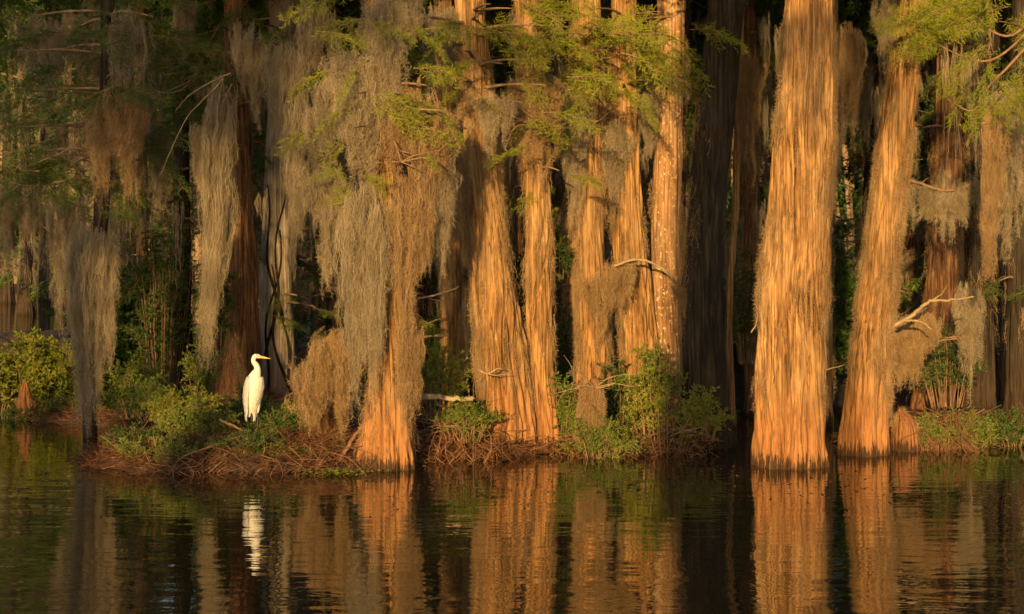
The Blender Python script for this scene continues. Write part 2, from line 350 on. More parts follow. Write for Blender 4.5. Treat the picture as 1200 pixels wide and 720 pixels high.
# ------------------------------------------------------------------ trunks
class Trunk: pass
def trunk_geo(pts,Y,seed,ztop=13.5,fl=(.10,7),bark=.027,spiral=.05,lean=0.0,res=1.0,zmin=-.45,cut=None):
    p=sorted(pts,key=lambda a:-a[1]); py=np.array([a[1] for a in p],float)
    z=H-(py-YH)/F*Y; x=(np.array([a[0] for a in p],float)-600)/F*Y; r=np.array([a[2] for a in p],float)/2/F*Y
    T=Trunk(); T.Y=Y; T.seed=seed
    if cut is None:
        sl=np.clip((x[-1]-x[-2])/max(z[-1]-z[-2],.1),-.08,.08); sr=-.012
        zz=[z[-1]+2.0,max(ztop,z[-1]+4)]; xx=[x[-1]+sl*2.0*.7,x[-1]+sl*3.0]; rr=[max(r[-1]+sr*2,.05),max(r[-1]*.32,.04)]
        z=np.concatenate([z,zz]); x=np.concatenate([x,xx]); r=np.concatenate([r,rr])
    dz=.026/res; zmax=z[-1]
    zg=np.concatenate([np.arange(zmin,min(7.2,zmax),dz),np.arange(7.2,zmax,.16)]) if zmax>7.2 else np.arange(zmin,zmax+dz,dz)
    zs=np.linspace(zmin,zmax,400); k=np.hanning(31); k/=k.sum()
    r=r*.93
    sm=lambda a: np.interp(zg,zs,np.convolve(np.pad(np.interp(zs,z,a),15,mode='edge'),k,'valid'))
    cx=sm(x); cr=sm(r); cy=Y+lean*np.clip(zg,0,None)
    wv=.10*cr.mean(); cx=cx+wv*.5*np.sin(zg*1.1+seed); cy=cy+wv*np.sin(zg*.9+seed*2)
    circ=2*PI*cr[zg<3].mean(); nth=int(np.clip(circ/.011*res,40,300))
    th=np.arange(nth)/nth
    U,Zg=np.meshgrid(th,zg); Us=U+spiral*Zg*.25+.010*np.sin(Zg*2.3+seed)+.006*np.sin(Zg*5.1+seed*3)
    f0=fl[0]*np.exp(-np.clip(Zg,0,None)/.9)+.035
    lob=np.zeros_like(U)
    rr=np.random.default_rng(seed)
    for q in range(3):
        kf=max(2,int(fl[1]*(.55,1,1.7)[q])); lob+=(.6,1,.5)[q]*np.cos(2*PI*kf*(Us+.02*np.sin(Zg*1.3+q))+rr.random()*6.28)
    R=cr[:,None]*(1+f0*lob*.6)
    n1=max(6,round(circ/.12)); n2=max(9,round(circ/.048)); n3=max(14,round(circ/.024))
    warp=.07*(pnoise(Us,Zg*1.2,max(3,n1//2),seed+9)-.5)/max(1,circ)
    rid=lambda a:np.abs(2*a-1)**.55
    big=rid(pnoise(Us+warp,Zg*.75,n1,seed+1)); mid=rid(pnoise(Us+warp,Zg*1.4,n2,seed+2)); fin=pnoise(Us+warp,Zg*2.6,n3,seed+3); slant=rid(pnoise(U+.16*Zg/max(circ,.5),Zg*.9,n1,seed+6))
    am=bark*np.clip(cr/.3,.45,1.25)[:,None]
    R=R+am*(1.7*(big-.6)+1.5*(mid-.6)+.9*(fin-.5)+1.2*(slant-.6))
    for q in range(9):                   # long slanting furrows
        u0=rr.random(); sl=rr.normal()*.055/max(circ/2,.4)+spiral*.2; wv2=.012*np.sin(Zg*rr.uniform(1.2,2.6)+rr.random()*6)
        du=(U-u0-sl*Zg-wv2+.5)%1-.5; wd=rr.uniform(.016,.030)/max(circ,.4); zc=rr.uniform(-.3,5.5); zl=rr.uniform(1.0,2.4)
        R=R-rr.uniform(.7,1.5)*am*1.5*np.exp(-(du/wd)**2)*np.exp(-((Zg-zc)/zl)**4)
    R=R+.014*np.exp(-np.clip(Zg,0,None)/.35)*np.cos(2*PI*max(8,round(circ/.09))*Us)
    R=R+.06*cr[:,None]*(pnoise(U,Zg*.8,4,seed+4)-.5)*2
    V=np.stack([cx[:,None]+R*np.cos(2*PI*U),cy[:,None]+R*np.sin(2*PI*U),Zg],-1)
    i=np.arange(len(zg)-1)[:,None]*nth; j=np.arange(nth)[None,:]; kx=(j+1)%nth
    g=Geo(); g.add(V,np.stack([i+j,i+kx,i+nth+kx,i+nth+j],-1).reshape(-1,4))
    top=np.array([[cx[-1],cy[-1],zg[-1]+cr[-1]*.25]]); o=(len(zg)-1)*nth
    g.V.append(top); q=np.stack([o+np.arange(nth),o+(np.arange(nth)+1)%nth,np.full(nth,g.n)],-1); g.F.append(q); g.M.append(np.zeros(nth,int)); g.n+=1
    T.g=g; T.c=lambda zq:(np.interp(zq,zg,cx),np.interp(zq,zg,cy)); T.r=lambda zq:np.interp(zq,zg,cr*(1.0)); T.zg=zg; T.Rg=R; T.th=th; T.zmax=zmax
    def radius(zq,thq):
        zi=np.clip(np.searchsorted(zg,zq),0,len(zg)-1); ti=(np.floor((thq/(2*PI))%1*nth)).astype(int)%nth
        return R[zi,ti]
    T.rad=radius
    return T
def coat_geo(T,n,z0,z1,L=(.12,.45),focus=None,off=.03,hair=7,w=.0065,seed=0,geo=None,mat=0,patchy=.5,spread=.5):
    """moss strands clinging to a trunk; focus = list of angles (radians) the strands gather round"""
    r=np.random.default_rng(seed+7000); g=geo or Geo(); m=int(n*2.5)
    z=r.uniform(z0,z1,m)
    th=r.random(m)*2*PI if focus is None else np.asarray(focus)[r.integers(len(focus),size=m)]+r.normal(size=m)*spread
    gi=r.integers(max(8,m//7),size=m); z=z[gi]+r.normal(size=m)*.05; th=th[gi]+r.normal(size=m)*.035; z=np.clip(z,z0,z1)
    keep=pnoise((th/(2*PI))%1,z*1.3,9,seed+77)>patchy*(.7+.6*r.random(m)[gi])
    z=z[keep][:n]; th=th[keep][:n]; n=len(z)
    if n==0: return g
    Ln=r.uniform(L[0],L[1],n); K=9; t=np.linspace(0,1,K)
    zz=z[:,None]-Ln[:,None]*t[None,:]; thk=th[:,None]+r.normal(size=(n,1))*.22*t[None,:]
    cx,cy=T.c(zz.ravel()); cx=cx.reshape(n,K); cy=cy.reshape(n,K)
    rd=T.rad(zz.ravel(),thk.ravel()).reshape(n,K)
    rd=np.maximum(rd,rd[:,:1]*.97)
    o=(r.uniform(.15,1.0,(n,1))*off)*np.sin(np.clip(t*1.3+.05,0,1)*PI*.75)[None,:]+.004
    P=np.stack([cx+(rd+o)*np.cos(thk),cy+(rd+o)*np.sin(thk),zz],-1)
    for fq,am in ((9,.013),(24,.010)):
        ff=fq*r.uniform(.6,1.5,(n,1)); P[:,:,0]+=am*np.sin(ff*zz+r.random((n,1))*6.3); P[:,:,1]+=am*np.sin(ff*zz+r.random((n,1))*6.3)
    P[:,:,2]=np.maximum(P[:,:,2],.02)
    g.add(*ribbons(P,w*.6*r.uniform(.6,1.2,(n,1))*(1.1-.7*t)[None,:],rdir(n,.15,r)),mat)
    hair=int(hair*1.7); nh=n*hair; a=r.integers(n,size=nh); b=r.integers(K,size=nh); B=P[a,b]
    out=np.stack([np.cos(th[a]),np.sin(th[a]),np.zeros(nh)],-1)
    D=norm(out*.7+r.normal(size=(nh,3))*.75+np.array([0,0,-.45])); S=norm(np.cross(D,r.normal(size=(nh,3))))
    g.add(*tris(B,D,S,.0042,r.uniform(.02,.075,nh)),mat)
    return g

# ------------------------------------------------------------------ trees of the front row
TREES={}
L_,R_,FR=PI,0.0,-PI/2
def tree(key,pts,base_py,label,mat=BARK,name='cypress_tree',coats=(),crown=True,group=None,Y=None,crown_i=0,dark=False,**kw):
    Yd=Y or base_depth(base_py); seed=sum(map(ord,key))*7+len(key)
    T=trunk_geo(pts,Yd,seed,**kw)
    bx,by=T.c(0.0); root=thing(name,(bx,by,0),label,'tree',group)
    T.g.obj('trunk',mat,root)
    for c in coats:
        c=dict(c); mt=c.pop('mt',MOSS_O); c['n']=int(c['n'])
        cg=coat_geo(T,seed=seed+len(root.children),**c); o=cg.obj('moss_coat',mt,root,False); o['kind']='stuff'
    if crown:
        z=9.0; cx,cy=T.c(z); o=bpy.data.objects.new('crown',(CROWN_D if dark else CROWN_M)[crown_i%3]); COL.objects.link(o); o.parent=root
        o.location=(cx-bx,cy-by,0); o.rotation_euler=(0,0,seed*.7)
    TREES[key]=(root,T); return root,T

edge=[L_,R_]
tree('A',[(455,548,74),(455,500,64),(456,450,56),(458,400,50),(455,330,46),(450,250,36),(446,150,32),(444,0,30)],549,'cypress with orange base almost wholly hidden behind a thick curtain of moss',fl=(.13,6),
     coats=[dict(n=1300,z0=.45,z1=6.4,L=(.2,.6),off=.07,patchy=.4),])
tree('B',[(597,530,80),(597,490,64),(590,430,60),(581,360,57),(573,300,53),(567,240,47),(562,160,42),(557,90,39),(552,0,37)],530,'bright leaning cypress with wide buttressed base at the centre of the row',fl=(.10,6),spiral=-.10,
     coats=[dict(n=1100,z0=1.1,z1=5.8,L=(.2,.7),off=.06,focus=[L_+.35,L_-.1],patchy=.38),dict(n=500,z0=1.0,z1=5.5,L=(.2,.6),off=.04,focus=[R_-.3],patchy=.45),dict(n=500,z0=.8,z1=5.6,L=(.1,.4),off=.03,patchy=.55)],crown_i=1)
tree('C',[(637,528,42),(633,440,36),(630,360,34),(630,280,34),(628,200,32),(622,100,30),(618,0,30)],528,'slim cypress pressed close behind the right side of the leaning bright one',fl=(.06,5),
     coats=[dict(n=800,z0=2.6,z1=6.9,L=(.2,.7),off=.06,patchy=.4),dict(n=250,z0=.6,z1=3,L=(.1,.4),off=.05,focus=edge)],crown_i=2)
tree('D',[(698,505,52),(696,450,44),(694,400,40),(692,330,38),(690,250,37),(690,150,35),(688,60,34),(686,0,34)],518,'straight moss flanked cypress rising behind the small mossy stump',fl=(.07,6),
     coats=[dict(n=900,z0=1.2,z1=6.2,L=(.2,.6),off=.06,focus=[L_,L_+.3],patchy=.35),dict(n=500,z0=1.2,z1=6,L=(.15,.5),off=.06,focus=[R_,FR+.9],patchy=.45)])
tree('E',[(758,500,56),(754,450,50),(748,400,46),(742,340,42),(737,270,38),(734,200,35),(732,120,32),(730,0,31)],516,'cypress narrowing upward with shaggy moss along its left edge above the leafy bush',fl=(.07,6),
     coats=[dict(n=900,z0=1.3,z1=6,L=(.2,.6),off=.07,focus=[L_,L_+.25],patchy=.35),dict(n=350,z0=1.2,z1=5.5,L=(.1,.4),off=.05,focus=edge)],crown_i=1)
tree('Fq',[(786,500,44),(784,450,40),(782,400,38),(781,330,37),(782,250,37),(784,150,36),(785,50,35),(786,0,35)],514,'upright reddish cypress speckled all over with pale lichen flecks',mat=BARK_F,fl=(.05,5),bark=.015,
     coats=[dict(n=450,z0=1.2,z1=6.5,L=(.1,.4),off=.06,focus=edge,patchy=.45)],crown_i=2)
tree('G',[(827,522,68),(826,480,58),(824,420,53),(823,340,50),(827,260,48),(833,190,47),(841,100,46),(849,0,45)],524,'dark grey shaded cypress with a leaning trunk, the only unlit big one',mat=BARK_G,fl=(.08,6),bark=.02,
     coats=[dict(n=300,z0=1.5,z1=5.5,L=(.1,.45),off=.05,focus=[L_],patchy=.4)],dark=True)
tree('I',[(925,545,92),(926,500,90),(927,440,87),(929,380,85),(932,300,79),(936,200,73),(942,100,66),(948,0,63)],546,'broadest cypress of all with bright shaggy bark and a straight dark waterline',fl=(.035,9),bark=.026,spiral=.06,
     coats=[dict(n=1000,z0=.9,z1=6,L=(.1,.4),off=.045,focus=[R_,R_-.25],patchy=.45,spread=.35),dict(n=500,z0=1.0,z1=6,L=(.1,.35),off=.04,focus=[L_],patchy=.52,spread=.3),dict(n=450,z0=.8,z1=6,L=(.12,.5),off=.02,focus=[FR],spread=.8,patchy=.6,hair=4)],crown_i=1)
tree('J',[(1013,533,62),(1014,490,57),(1018,440,52),(1024,380,46),(1033,300,42),(1043,200,41),(1054,120,42),(1066,50,39),(1074,0,37)],533,'leaning cypress with a cleft base just right of the broadest trunk',fl=(.11,4),bark=.024,spiral=.05,
     coats=[dict(n=1300,z0=.8,z1=4.6,L=(.1,.5),off=.05,focus=[R_,R_-.5],patchy=.35),dict(n=500,z0=1,z1=6,L=(.1,.4),off=.04,focus=[L_],patchy=.4,spread=.3),dict(n=350,z0=1,z1=5,L=(.1,.5),off=.02,focus=[FR],patchy=.6,hair=4)],crown_i=2)
tree('Q',[(530,480,26),(530,420,24),(530,340,24),(528,260,23),(524,180,22),(520,0,22)],503,'thin cypress wrapped in olive moss between the moss curtain and the leaning trunk',fl=(.05,5),
     coats=[dict(n=1000,z0=1.0,z1=5.6,L=(.2,.6),off=.05,patchy=.3)],crown=False)
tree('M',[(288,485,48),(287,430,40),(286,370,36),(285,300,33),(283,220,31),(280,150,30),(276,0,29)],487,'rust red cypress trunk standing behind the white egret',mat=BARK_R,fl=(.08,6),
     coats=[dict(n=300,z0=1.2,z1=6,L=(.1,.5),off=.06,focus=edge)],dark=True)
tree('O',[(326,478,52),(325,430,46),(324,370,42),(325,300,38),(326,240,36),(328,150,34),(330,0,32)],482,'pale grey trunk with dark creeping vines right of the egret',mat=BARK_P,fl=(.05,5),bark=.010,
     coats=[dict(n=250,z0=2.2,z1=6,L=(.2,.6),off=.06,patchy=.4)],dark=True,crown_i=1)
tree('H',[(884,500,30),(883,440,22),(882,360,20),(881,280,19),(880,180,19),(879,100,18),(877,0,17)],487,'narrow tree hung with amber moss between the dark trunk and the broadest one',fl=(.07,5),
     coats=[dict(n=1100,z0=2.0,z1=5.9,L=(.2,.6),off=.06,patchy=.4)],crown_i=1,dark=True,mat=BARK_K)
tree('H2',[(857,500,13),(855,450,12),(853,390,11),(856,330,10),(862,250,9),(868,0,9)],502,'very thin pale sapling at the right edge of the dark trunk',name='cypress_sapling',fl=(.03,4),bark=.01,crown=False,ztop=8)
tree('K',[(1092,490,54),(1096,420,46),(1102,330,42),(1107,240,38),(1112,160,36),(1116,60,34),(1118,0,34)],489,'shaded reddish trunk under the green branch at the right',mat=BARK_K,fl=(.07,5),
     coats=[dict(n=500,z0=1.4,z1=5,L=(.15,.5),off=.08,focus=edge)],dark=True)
tree('K2',[(1150,490,44),(1150,420,38),(1148,330,35),(1145,240,34),(1142,100,32),(1140,0,32)],484,'dark brown trunk behind the long hanging moss rope at the right',mat=BARK_G,fl=(.07,5),
     coats=[dict(n=400,z0=1.4,z1=5,L=(.15,.5),off=.08)],dark=True,crown_i=2)
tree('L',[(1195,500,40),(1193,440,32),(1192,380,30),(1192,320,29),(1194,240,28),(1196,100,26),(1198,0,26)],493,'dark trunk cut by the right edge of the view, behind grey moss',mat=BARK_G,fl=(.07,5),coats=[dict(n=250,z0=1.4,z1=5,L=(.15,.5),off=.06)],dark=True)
tree('P5',[(671,480,24),(671,420,24),(671,340,23),(672,260,22),(674,150,20),(676,0,20)],490,'mossy olive post of a trunk left of the straight moss flanked cypress',fl=(.04,5),
     coats=[dict(n=1300,z0=1.2,z1=5.6,L=(.2,.6),off=.07,patchy=.2)],crown=False)
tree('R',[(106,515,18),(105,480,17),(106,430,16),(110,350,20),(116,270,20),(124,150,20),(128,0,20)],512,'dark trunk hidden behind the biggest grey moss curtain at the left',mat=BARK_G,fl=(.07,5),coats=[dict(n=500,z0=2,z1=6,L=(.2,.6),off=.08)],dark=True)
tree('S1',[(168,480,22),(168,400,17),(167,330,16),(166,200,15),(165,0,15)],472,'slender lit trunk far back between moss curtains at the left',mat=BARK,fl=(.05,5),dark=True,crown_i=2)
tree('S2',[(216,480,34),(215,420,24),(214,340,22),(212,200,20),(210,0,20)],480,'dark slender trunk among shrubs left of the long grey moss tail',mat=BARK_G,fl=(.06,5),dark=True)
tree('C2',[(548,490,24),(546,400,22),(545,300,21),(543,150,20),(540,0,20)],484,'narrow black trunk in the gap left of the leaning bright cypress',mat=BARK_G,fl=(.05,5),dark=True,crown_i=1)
tree('V',[(968,510,20),(967,440,18),(967,360,17),(970,250,16),(975,0,16)],500,'thin olive trunk in the gap right of the broadest cypress',mat=BARK,fl=(.05,5),dark=True,crown=False,coats=[dict(n=500,z0=.8,z1=5,L=(.15,.5),off=.05,patchy=.3)])

rt,TT=TREES['O']
for q,(a0,a1,z0,z1) in enumerate([(-2.3,-1.2,.3,3.2),(-1.0,-1.9,.2,2.6),(-1.9,-.9,1.0,4.2),(-1.3,-2.4,1.6,4.0),(-.8,-1.4,.5,2.0)]):
    zz=np.linspace(z0,z1,24); aa=np.linspace(a0,a1,24)+.25*np.sin(zz*3+q); cx,cy=TT.c(zz); R=TT.rad(zz,aa)+.012
    g=Geo(); g.add(*tube(np.stack([cx+R*np.cos(aa),cy+R*np.sin(aa),zz],-1),np.linspace(.03,.012,24),6,.3,q)); g.obj('vine',BARK_G,rt)
# stumps
def stump(key,pts,base_py,label,coats,mat=BARK,**kw):
    Yd=base_depth(base_py); T=trunk_geo(pts,Yd,sum(map(ord,key)),cut=1,**kw); bx,by=T.c(0.0)
    root=thing('mossy_stump',(bx,by,0),label,'stump'); T.g.obj('trunk',mat,root)
    for c in coats:
        c=dict(c); mt=c.pop('mt',MOSS_O); o=coat_geo(T,seed=len(key)+int(base_py),**c).obj('moss_coat',mt,root,False); o['kind']='stuff'
    TREES[key]=(root,T)
stump('P',[(380,540,44),(380,480,38),(384,440,32),(390,405,24),(394,392,14)],536,'rounded stump draped in hanging brown moss right of the egret',[dict(n=700,z0=.4,z1=1.75,L=(.2,.7),off=.10,patchy=.35,hair=8),dict(n=500,z0=.2,z1=.7,L=(.1,.3),off=.1,patchy=.2,mt=LITTER)])
stump('D0',[(692,535,34),(692,500,28),(694,470,27),(696,452,18),(697,445,7)],534,'small pointed mossy stump in front of the leafy bush',[dict(n=1500,z0=.3,z1=1.0,L=(.1,.35),off=.05,patchy=.2)],mat=BARK_R)
stump('J0',[(1060,527,34),(1060,505,33),(1059,494,28),(1057,486,17),(1056,481,5)],528,'short reddish stump at the foot of the cleft leaning cypress',[dict(n=120,z0=.35,z1=.6,L=(.05,.15),off=.02)],mat=BARK_R)
stump('N',[(268,490,46),(268,460,44),(269,436,34),(271,414,20),(272,406,6)],498,'rusty stump with moss cap directly behind the egret',[dict(n=600,z0=.8,z1=1.5,L=(.1,.4),off=.07,patchy=.4)],mat=BARK_R)
stump('M0',[(30,500,26),(30,470,20),(30,452,10),(30,446,3)],491,'small rusty stump below the yellow green bush at far left',[dict(n=60,z0=.3,z1=.5,L=(.05,.15),off=.02)],mat=BARK_R)

# ------------------------------------------------------------------ hanging moss, each festoon a thing of its own
def festoon(label,line,Y,bot,n=300,lobes=5,depth=.06,seed=None,mat=MOSS,name='spanish_moss',group=None,taper=.75,sway=(0,0),hair=12,w=.0075,rag=.4):
    """line: [(px,py),...] the attachment; bot: photo row of the lowest tip, or one per point"""
    n=int(n*.85); P=np.array([W(a,b,Y) for a,b in line]); bot=np.broadcast_to(np.asarray(bot,float),(len(line),))
    lens=np.maximum(P[:,2]-np.array([Z_(b,Y) for b in bot]),.1)
    g=moss_geo(P,lens,n,depth,lobes,hair,w,taper,seed if seed is not None else int(line[0][0]*3+line[0][1]),sway,rag=rag)
    o=g.top(name,mat,tuple(P[len(P)//2]),False); return tag(o,label,'moss',group)
fs=festoon
fs('widest grey moss curtain at the left with its tip just above the water',[(84,272),(96,262),(114,266),(134,272)],27.2,[400,522,520,440],n=1900,lobes=6,depth=.12,taper=.9,rag=.8)
fs('short tapering moss tassel left of the widest grey curtain',[(56,232),(72,226),(90,236)],29.5,[330,372,300],n=420,lobes=3,depth=.08)
fs('brown sunlit moss veil under the arched twig at upper left',[(112,128),(126,108),(148,110),(172,122)],26.9,[230,290,296,200],n=1000,lobes=6,depth=.12,mat=MOSS_O)
fs('grey moss beard falling above the brown veil at upper left',[(132,18),(146,10),(166,22)],27.0,[110,136,120],n=450,lobes=3,depth=.1)
fs('longest grey moss tail hanging left of the rust red trunk',[(250,96),(258,92),(270,104)],27.0,[440,445,420],n=1200,lobes=3,depth=.13,rag=.8,sway=(-.07,0.0),taper=.95)
fs('thick grey moss column hanging above the pale trunk',[(318,58),(334,50),(352,60)],26.5,[190,232,210],n=900,lobes=5,depth=.12,taper=.5)
fs('narrow dim moss tassel near the top between two beards at left',[(206,0),(216,-6),(226,2)],28.5,[80,106,90],n=260,lobes=3,depth=.06)
fs('first thin moss tail from the left edge',[(-6,214),(6,206),(14,212)],30,[300,318,290],n=260,lobes=2,depth=.05)
fs('second moss tail from the left edge, ending in a pale tip',[(12,210),(20,206),(30,214)],30.2,[300,344,300],n=300,lobes=2,depth=.06)
fs('third moss tail from the left edge, short and blunt',[(30,214),(40,208),(50,218)],30,[290,320,300],n=260,lobes=2,depth=.05)
fs('ragged moss fringe hanging left of the main curtain of the mossy cypress',[(364,212),(378,205),(392,208),(400,200)],25.3,[320,344,330,280],n=700,lobes=4,depth=.09)
fs('grey moss beard left of the brown dome of moss',[(398,66),(410,58),(428,66)],23.2,[190,214,190],n=650,lobes=3,depth=.1)
fs('brown dome of moss just below the green top branches, left of the leaning trunk',[(464,112),(478,100),(500,110),(524,136)],22.95,[250,260,320,290],n=1300,lobes=8,depth=.13,mat=MOSS_O)
fs('grey brown moss beard hanging left of the brown dome, above the mossy cypress',[(404,110),(420,98),(440,108)],23.0,[220,250,210],n=900,lobes=5,depth=.11)
fs('narrow moss strip trailing from the right rim of the brown dome',[(508,150),(518,146),(528,158)],23.2,[320,350,300],n=420,lobes=3,depth=.06)
fs('ragged moss wisps left of the grey brown beard',[(372,96),(384,88),(398,98)],25.6,[180,200,170],n=420,lobes=4,depth=.08)
fs('curved moss swag joining the thick grey column to the brown curtain',[(346,190),(360,204),(378,202),(398,180)],25.2,[235,250,245,230],n=420,lobes=6,depth=.05)
fs('short moss wisps tucked under the green tufts of the leaning bright cypress',[(560,116),(580,108),(604,118)],24.6,[170,190,180],n=420,lobes=5,depth=.06)
fs('long brown left half of the curtain over the mossy cypress',[(404,235),(418,215),(436,205)],22.95,[400,500,520],n=900,lobes=6,depth=.10)
fs('long brown right half of the curtain over the mossy cypress',[(462,215),(474,205),(490,225),(500,250)],22.9,[470,440,350,320],n=900,lobes=5,depth=.10,mat=MOSS_O)
fs('middle strand of the moss curtain over the mossy cypress',[(434,250),(444,240),(454,252)],22.9,[470,505,440],n=700,lobes=3,depth=.07)
fs('stringy moss tails at the right foot of the mossy cypress',[(466,380),(478,360),(492,390)],23.0,[500,515,480],n=380,lobes=3,depth=.05,mat=MOSS_O)
fs('thin moss strip right of the brown dome of moss',[(514,200),(524,190),(534,205)],25.0,[330,390,350],n=450,lobes=3,depth=.08,mat=MOSS_O)
fs('moss fringe on the left shoulder of the leaning bright cypress',[(538,130),(546,125),(556,135)],25.6,[300,330,280],n=500,lobes=3,depth=.08,mat=MOSS_O)
fs('moss drapery hiding the upper part of the slim cypress',[(596,100),(616,85),(640,95),(652,110)],25.25,[200,240,220,190],n=650,lobes=6,depth=.12,mat=MOSS_O)
fs('moss beard in front of the left flank of the straight cypress',[(662,110),(676,104),(690,112)],26.35,[260,300,220],n=420,lobes=4,depth=.1)
fs('moss tassel against the left edge of the narrowing cypress',[(714,150),(724,140),(734,150)],26.7,[230,290,240],n=340,lobes=3,depth=.09)
fs('moss veil under the arched pale branch, left end',[(690,330),(704,316),(722,308),(742,304)],26.4,[400,420,390,360],n=620,lobes=6,depth=.06,mat=MOSS_O)
fs('drooping moss tassel at the right end of the arched pale branch',[(794,336),(806,342),(818,350),(826,358)],26.0,[372,400,425,392],n=480,lobes=4,depth=.05,mat=MOSS_O)
fs('moss rope between the two lit trunks, hanging from above the speckled one',[(754,110),(762,104),(770,112)],26.9,[200,230,200],n=260,lobes=2,depth=.05)
fs('ragged olive moss hanging beside the broadest trunk at upper right',[(976,30),(988,24),(1004,34)],27.0,[200,222,170],n=600,lobes=4,depth=.08,mat=MOSS_O)
fs('olive moss tassel hanging low behind the right edge of the broadest trunk',[(966,130),(974,128),(982,136)],27.4,[240,262,220],n=350,lobes=3,depth=.06)
fs('long single amber moss rope with a thin tip at the far right',[(1156,128),(1166,120),(1178,130)],24.5,[330,488,340],n=700,lobes=1,depth=.045,taper=.97,sway=(-.008,0),mat=MOSS_O)
fs('moss curtain under the broken pale branch',[(1050,376),(1066,368),(1084,366),(1102,372)],26.0,[450,484,440,420],n=700,lobes=6,depth=.06,mat=MOSS_O)
fs('dim grey moss swag along the dark branch at right',[(1066,212),(1090,222),(1120,222),(1152,208)],27.5,[270,300,285,260],n=620,lobes=7,depth=.1)
fs('shaded moss tail between the broken branch and the amber rope',[(1124,336),(1136,330),(1150,340)],27.6,[460,480,440],n=450,lobes=3,depth=.07)
fs('grey moss curtain cut by the right edge of the view',[(1176,196),(1190,186),(1206,196)],27.0,[330,280,300],n=380,lobes=4,depth=.1)
fs('moss hanging under the green branch at the far upper right',[(1160,108),(1178,100),(1200,110)],26.2,[190,210,230],n=420,lobes=4,depth=.09)
fs('moss beard high on the leaning cypress behind the green branch',[(1030,0),(1040,-8),(1052,2)],25.6,[70,110,60],n=350,lobes=3,depth=.07)
fs('grey moss beard beside the rust red trunk high up',[(282,40),(294,34),(306,44)],27.2,[150,190,140],n=450,lobes=3,depth=.09)
fs('dim moss beard left of the dark narrow gap at the top',[(350,10),(372,2),(392,12)],26.5,[120,150,140],n=650,lobes=4,depth=.1)
fs('brown moss hanging at the top above the brown dome',[(432,4),(456,-6),(484,6)],23.0,[90,110,95],n=750,lobes=5,depth=.1)
fs('sunlit moss between the green tufts above the leaning bright cypress',[(500,10),(520,2),(536,12)],25.4,[110,120,90],n=520,lobes=4,depth=.09)
fs('moss tuft among the bright needles right of the leaning cypress top',[(600,20),(622,10),(644,22)],26.2,[90,110,100],n=520,lobes=4,depth=.09)
fs('amber moss strip hanging high on the narrow tree',[(866,64),(876,56),(892,66)],28.5,[180,230,190],n=520,lobes=4,depth=.09,mat=MOSS_O)

fs('brown moss sheet sloping down the left side of the big draped stump',[(404,388),(392,392),(376,402),(362,420),(353,446)],23.75,[520,505,522,518,524],n=1500,lobes=7,depth=.11,taper=.5,mat=MOSS_O)
fs('wisp of moss in the gap between the big draped stump and the mossy cypress',[(402,400),(412,380),(420,396)],24.2,[520,500,460],n=420,lobes=3,depth=.06)
fs('thin grey moss fringe just left of the rust red trunk',[(256,190),(266,184),(272,196)],27.6,[300,340,280],n=260,lobes=2,depth=.06)
fs('straggly moss wisps above the draped stump',[(360,130),(372,122),(390,134)],26.0,[230,260,210],n=300,lobes=3,depth=.07)
fs('moss hanging over the upper stem of the mossy cypress among the green tufts',[(432,30),(448,20),(464,34)],22.95,[150,180,140],n=700,lobes=4,depth=.1)
fs('long thin moss tail trailing beside the pale trunk with vines',[(340,120),(348,112),(356,124)],26.2,[330,350,300],n=420,lobes=2,depth=.05)
fs('slender moss tail between the long grey one and the rust red trunk',[(228,150),(236,144),(244,154)],27.3,[250,290,240],n=300,lobes=2,depth=.05)
fs('ragged grey moss veil at the top left corner',[(20,20),(44,10),(70,24),(92,16)],29.5,[120,150,110,140],n=800,lobes=6,depth=.1)
fs('thin grey tassels in front of the tall shaded shrub',[(176,150),(186,140),(198,152)],28.2,[250,280,240],n=360,lobes=3,depth=.06)
# dim curtains farther back: nothing tells them apart
kits=[]
for k in range(5):
    ww=(.5,.8,1.1,.6,.9)[k]; s=np.linspace(-.5,.5,5)
    kits.append(moss_geo(np.stack([s*ww,.1*np.sin(s*5+k),.12*np.cos(s*3)],-1),np.array([.8,1.6,2.2,1.5,.9])*(1+.15*k),170,.1,5,8,.011,seed=900+k).mesh('moss_kit',MOSS,False))
r=np.random.default_rng(5)
for k in range(120):
    Y=r.uniform(30,50); px=r.uniform(-60,1260); py=r.uniform(-60,250)
    if px<100 and py>150: continue
    o=bpy.data.objects.new('spanish_moss',kits[r.integers(5)]); COL.objects.link(o); p=W(px,py,Y); o.location=p; s=r.uniform(.7,1.25)
    o.scale=(s,s,s*r.uniform(.8,1.3)); o.rotation_euler=(0,0,r.normal()*.5)
    tag(o,'dim moss curtain hanging deep in the shade behind the front trunks','moss','dim moss curtains in the background')

r=np.random.default_rng(15)
for k in range(56):
    px=r.uniform(150,1180); Y=r.uniform(26.5,29.5) if px<780 else r.uniform(28,31); py=r.uniform(-20,240)
    if 540<px<600 or 760<px<805: continue
    o=bpy.data.objects.new('spanish_moss',kits[r.integers(5)]); COL.objects.link(o); o.location=W(px,py,Y); q=r.uniform(.28,.5)
    o.scale=(q,q,q*r.uniform(1.1,2.0)); o.rotation_euler=(0,0,r.normal()*.6)
    tag(o,'thin ragged moss tassel hanging in a gap between the front trunks','moss','thin moss tassels between the front trunks')
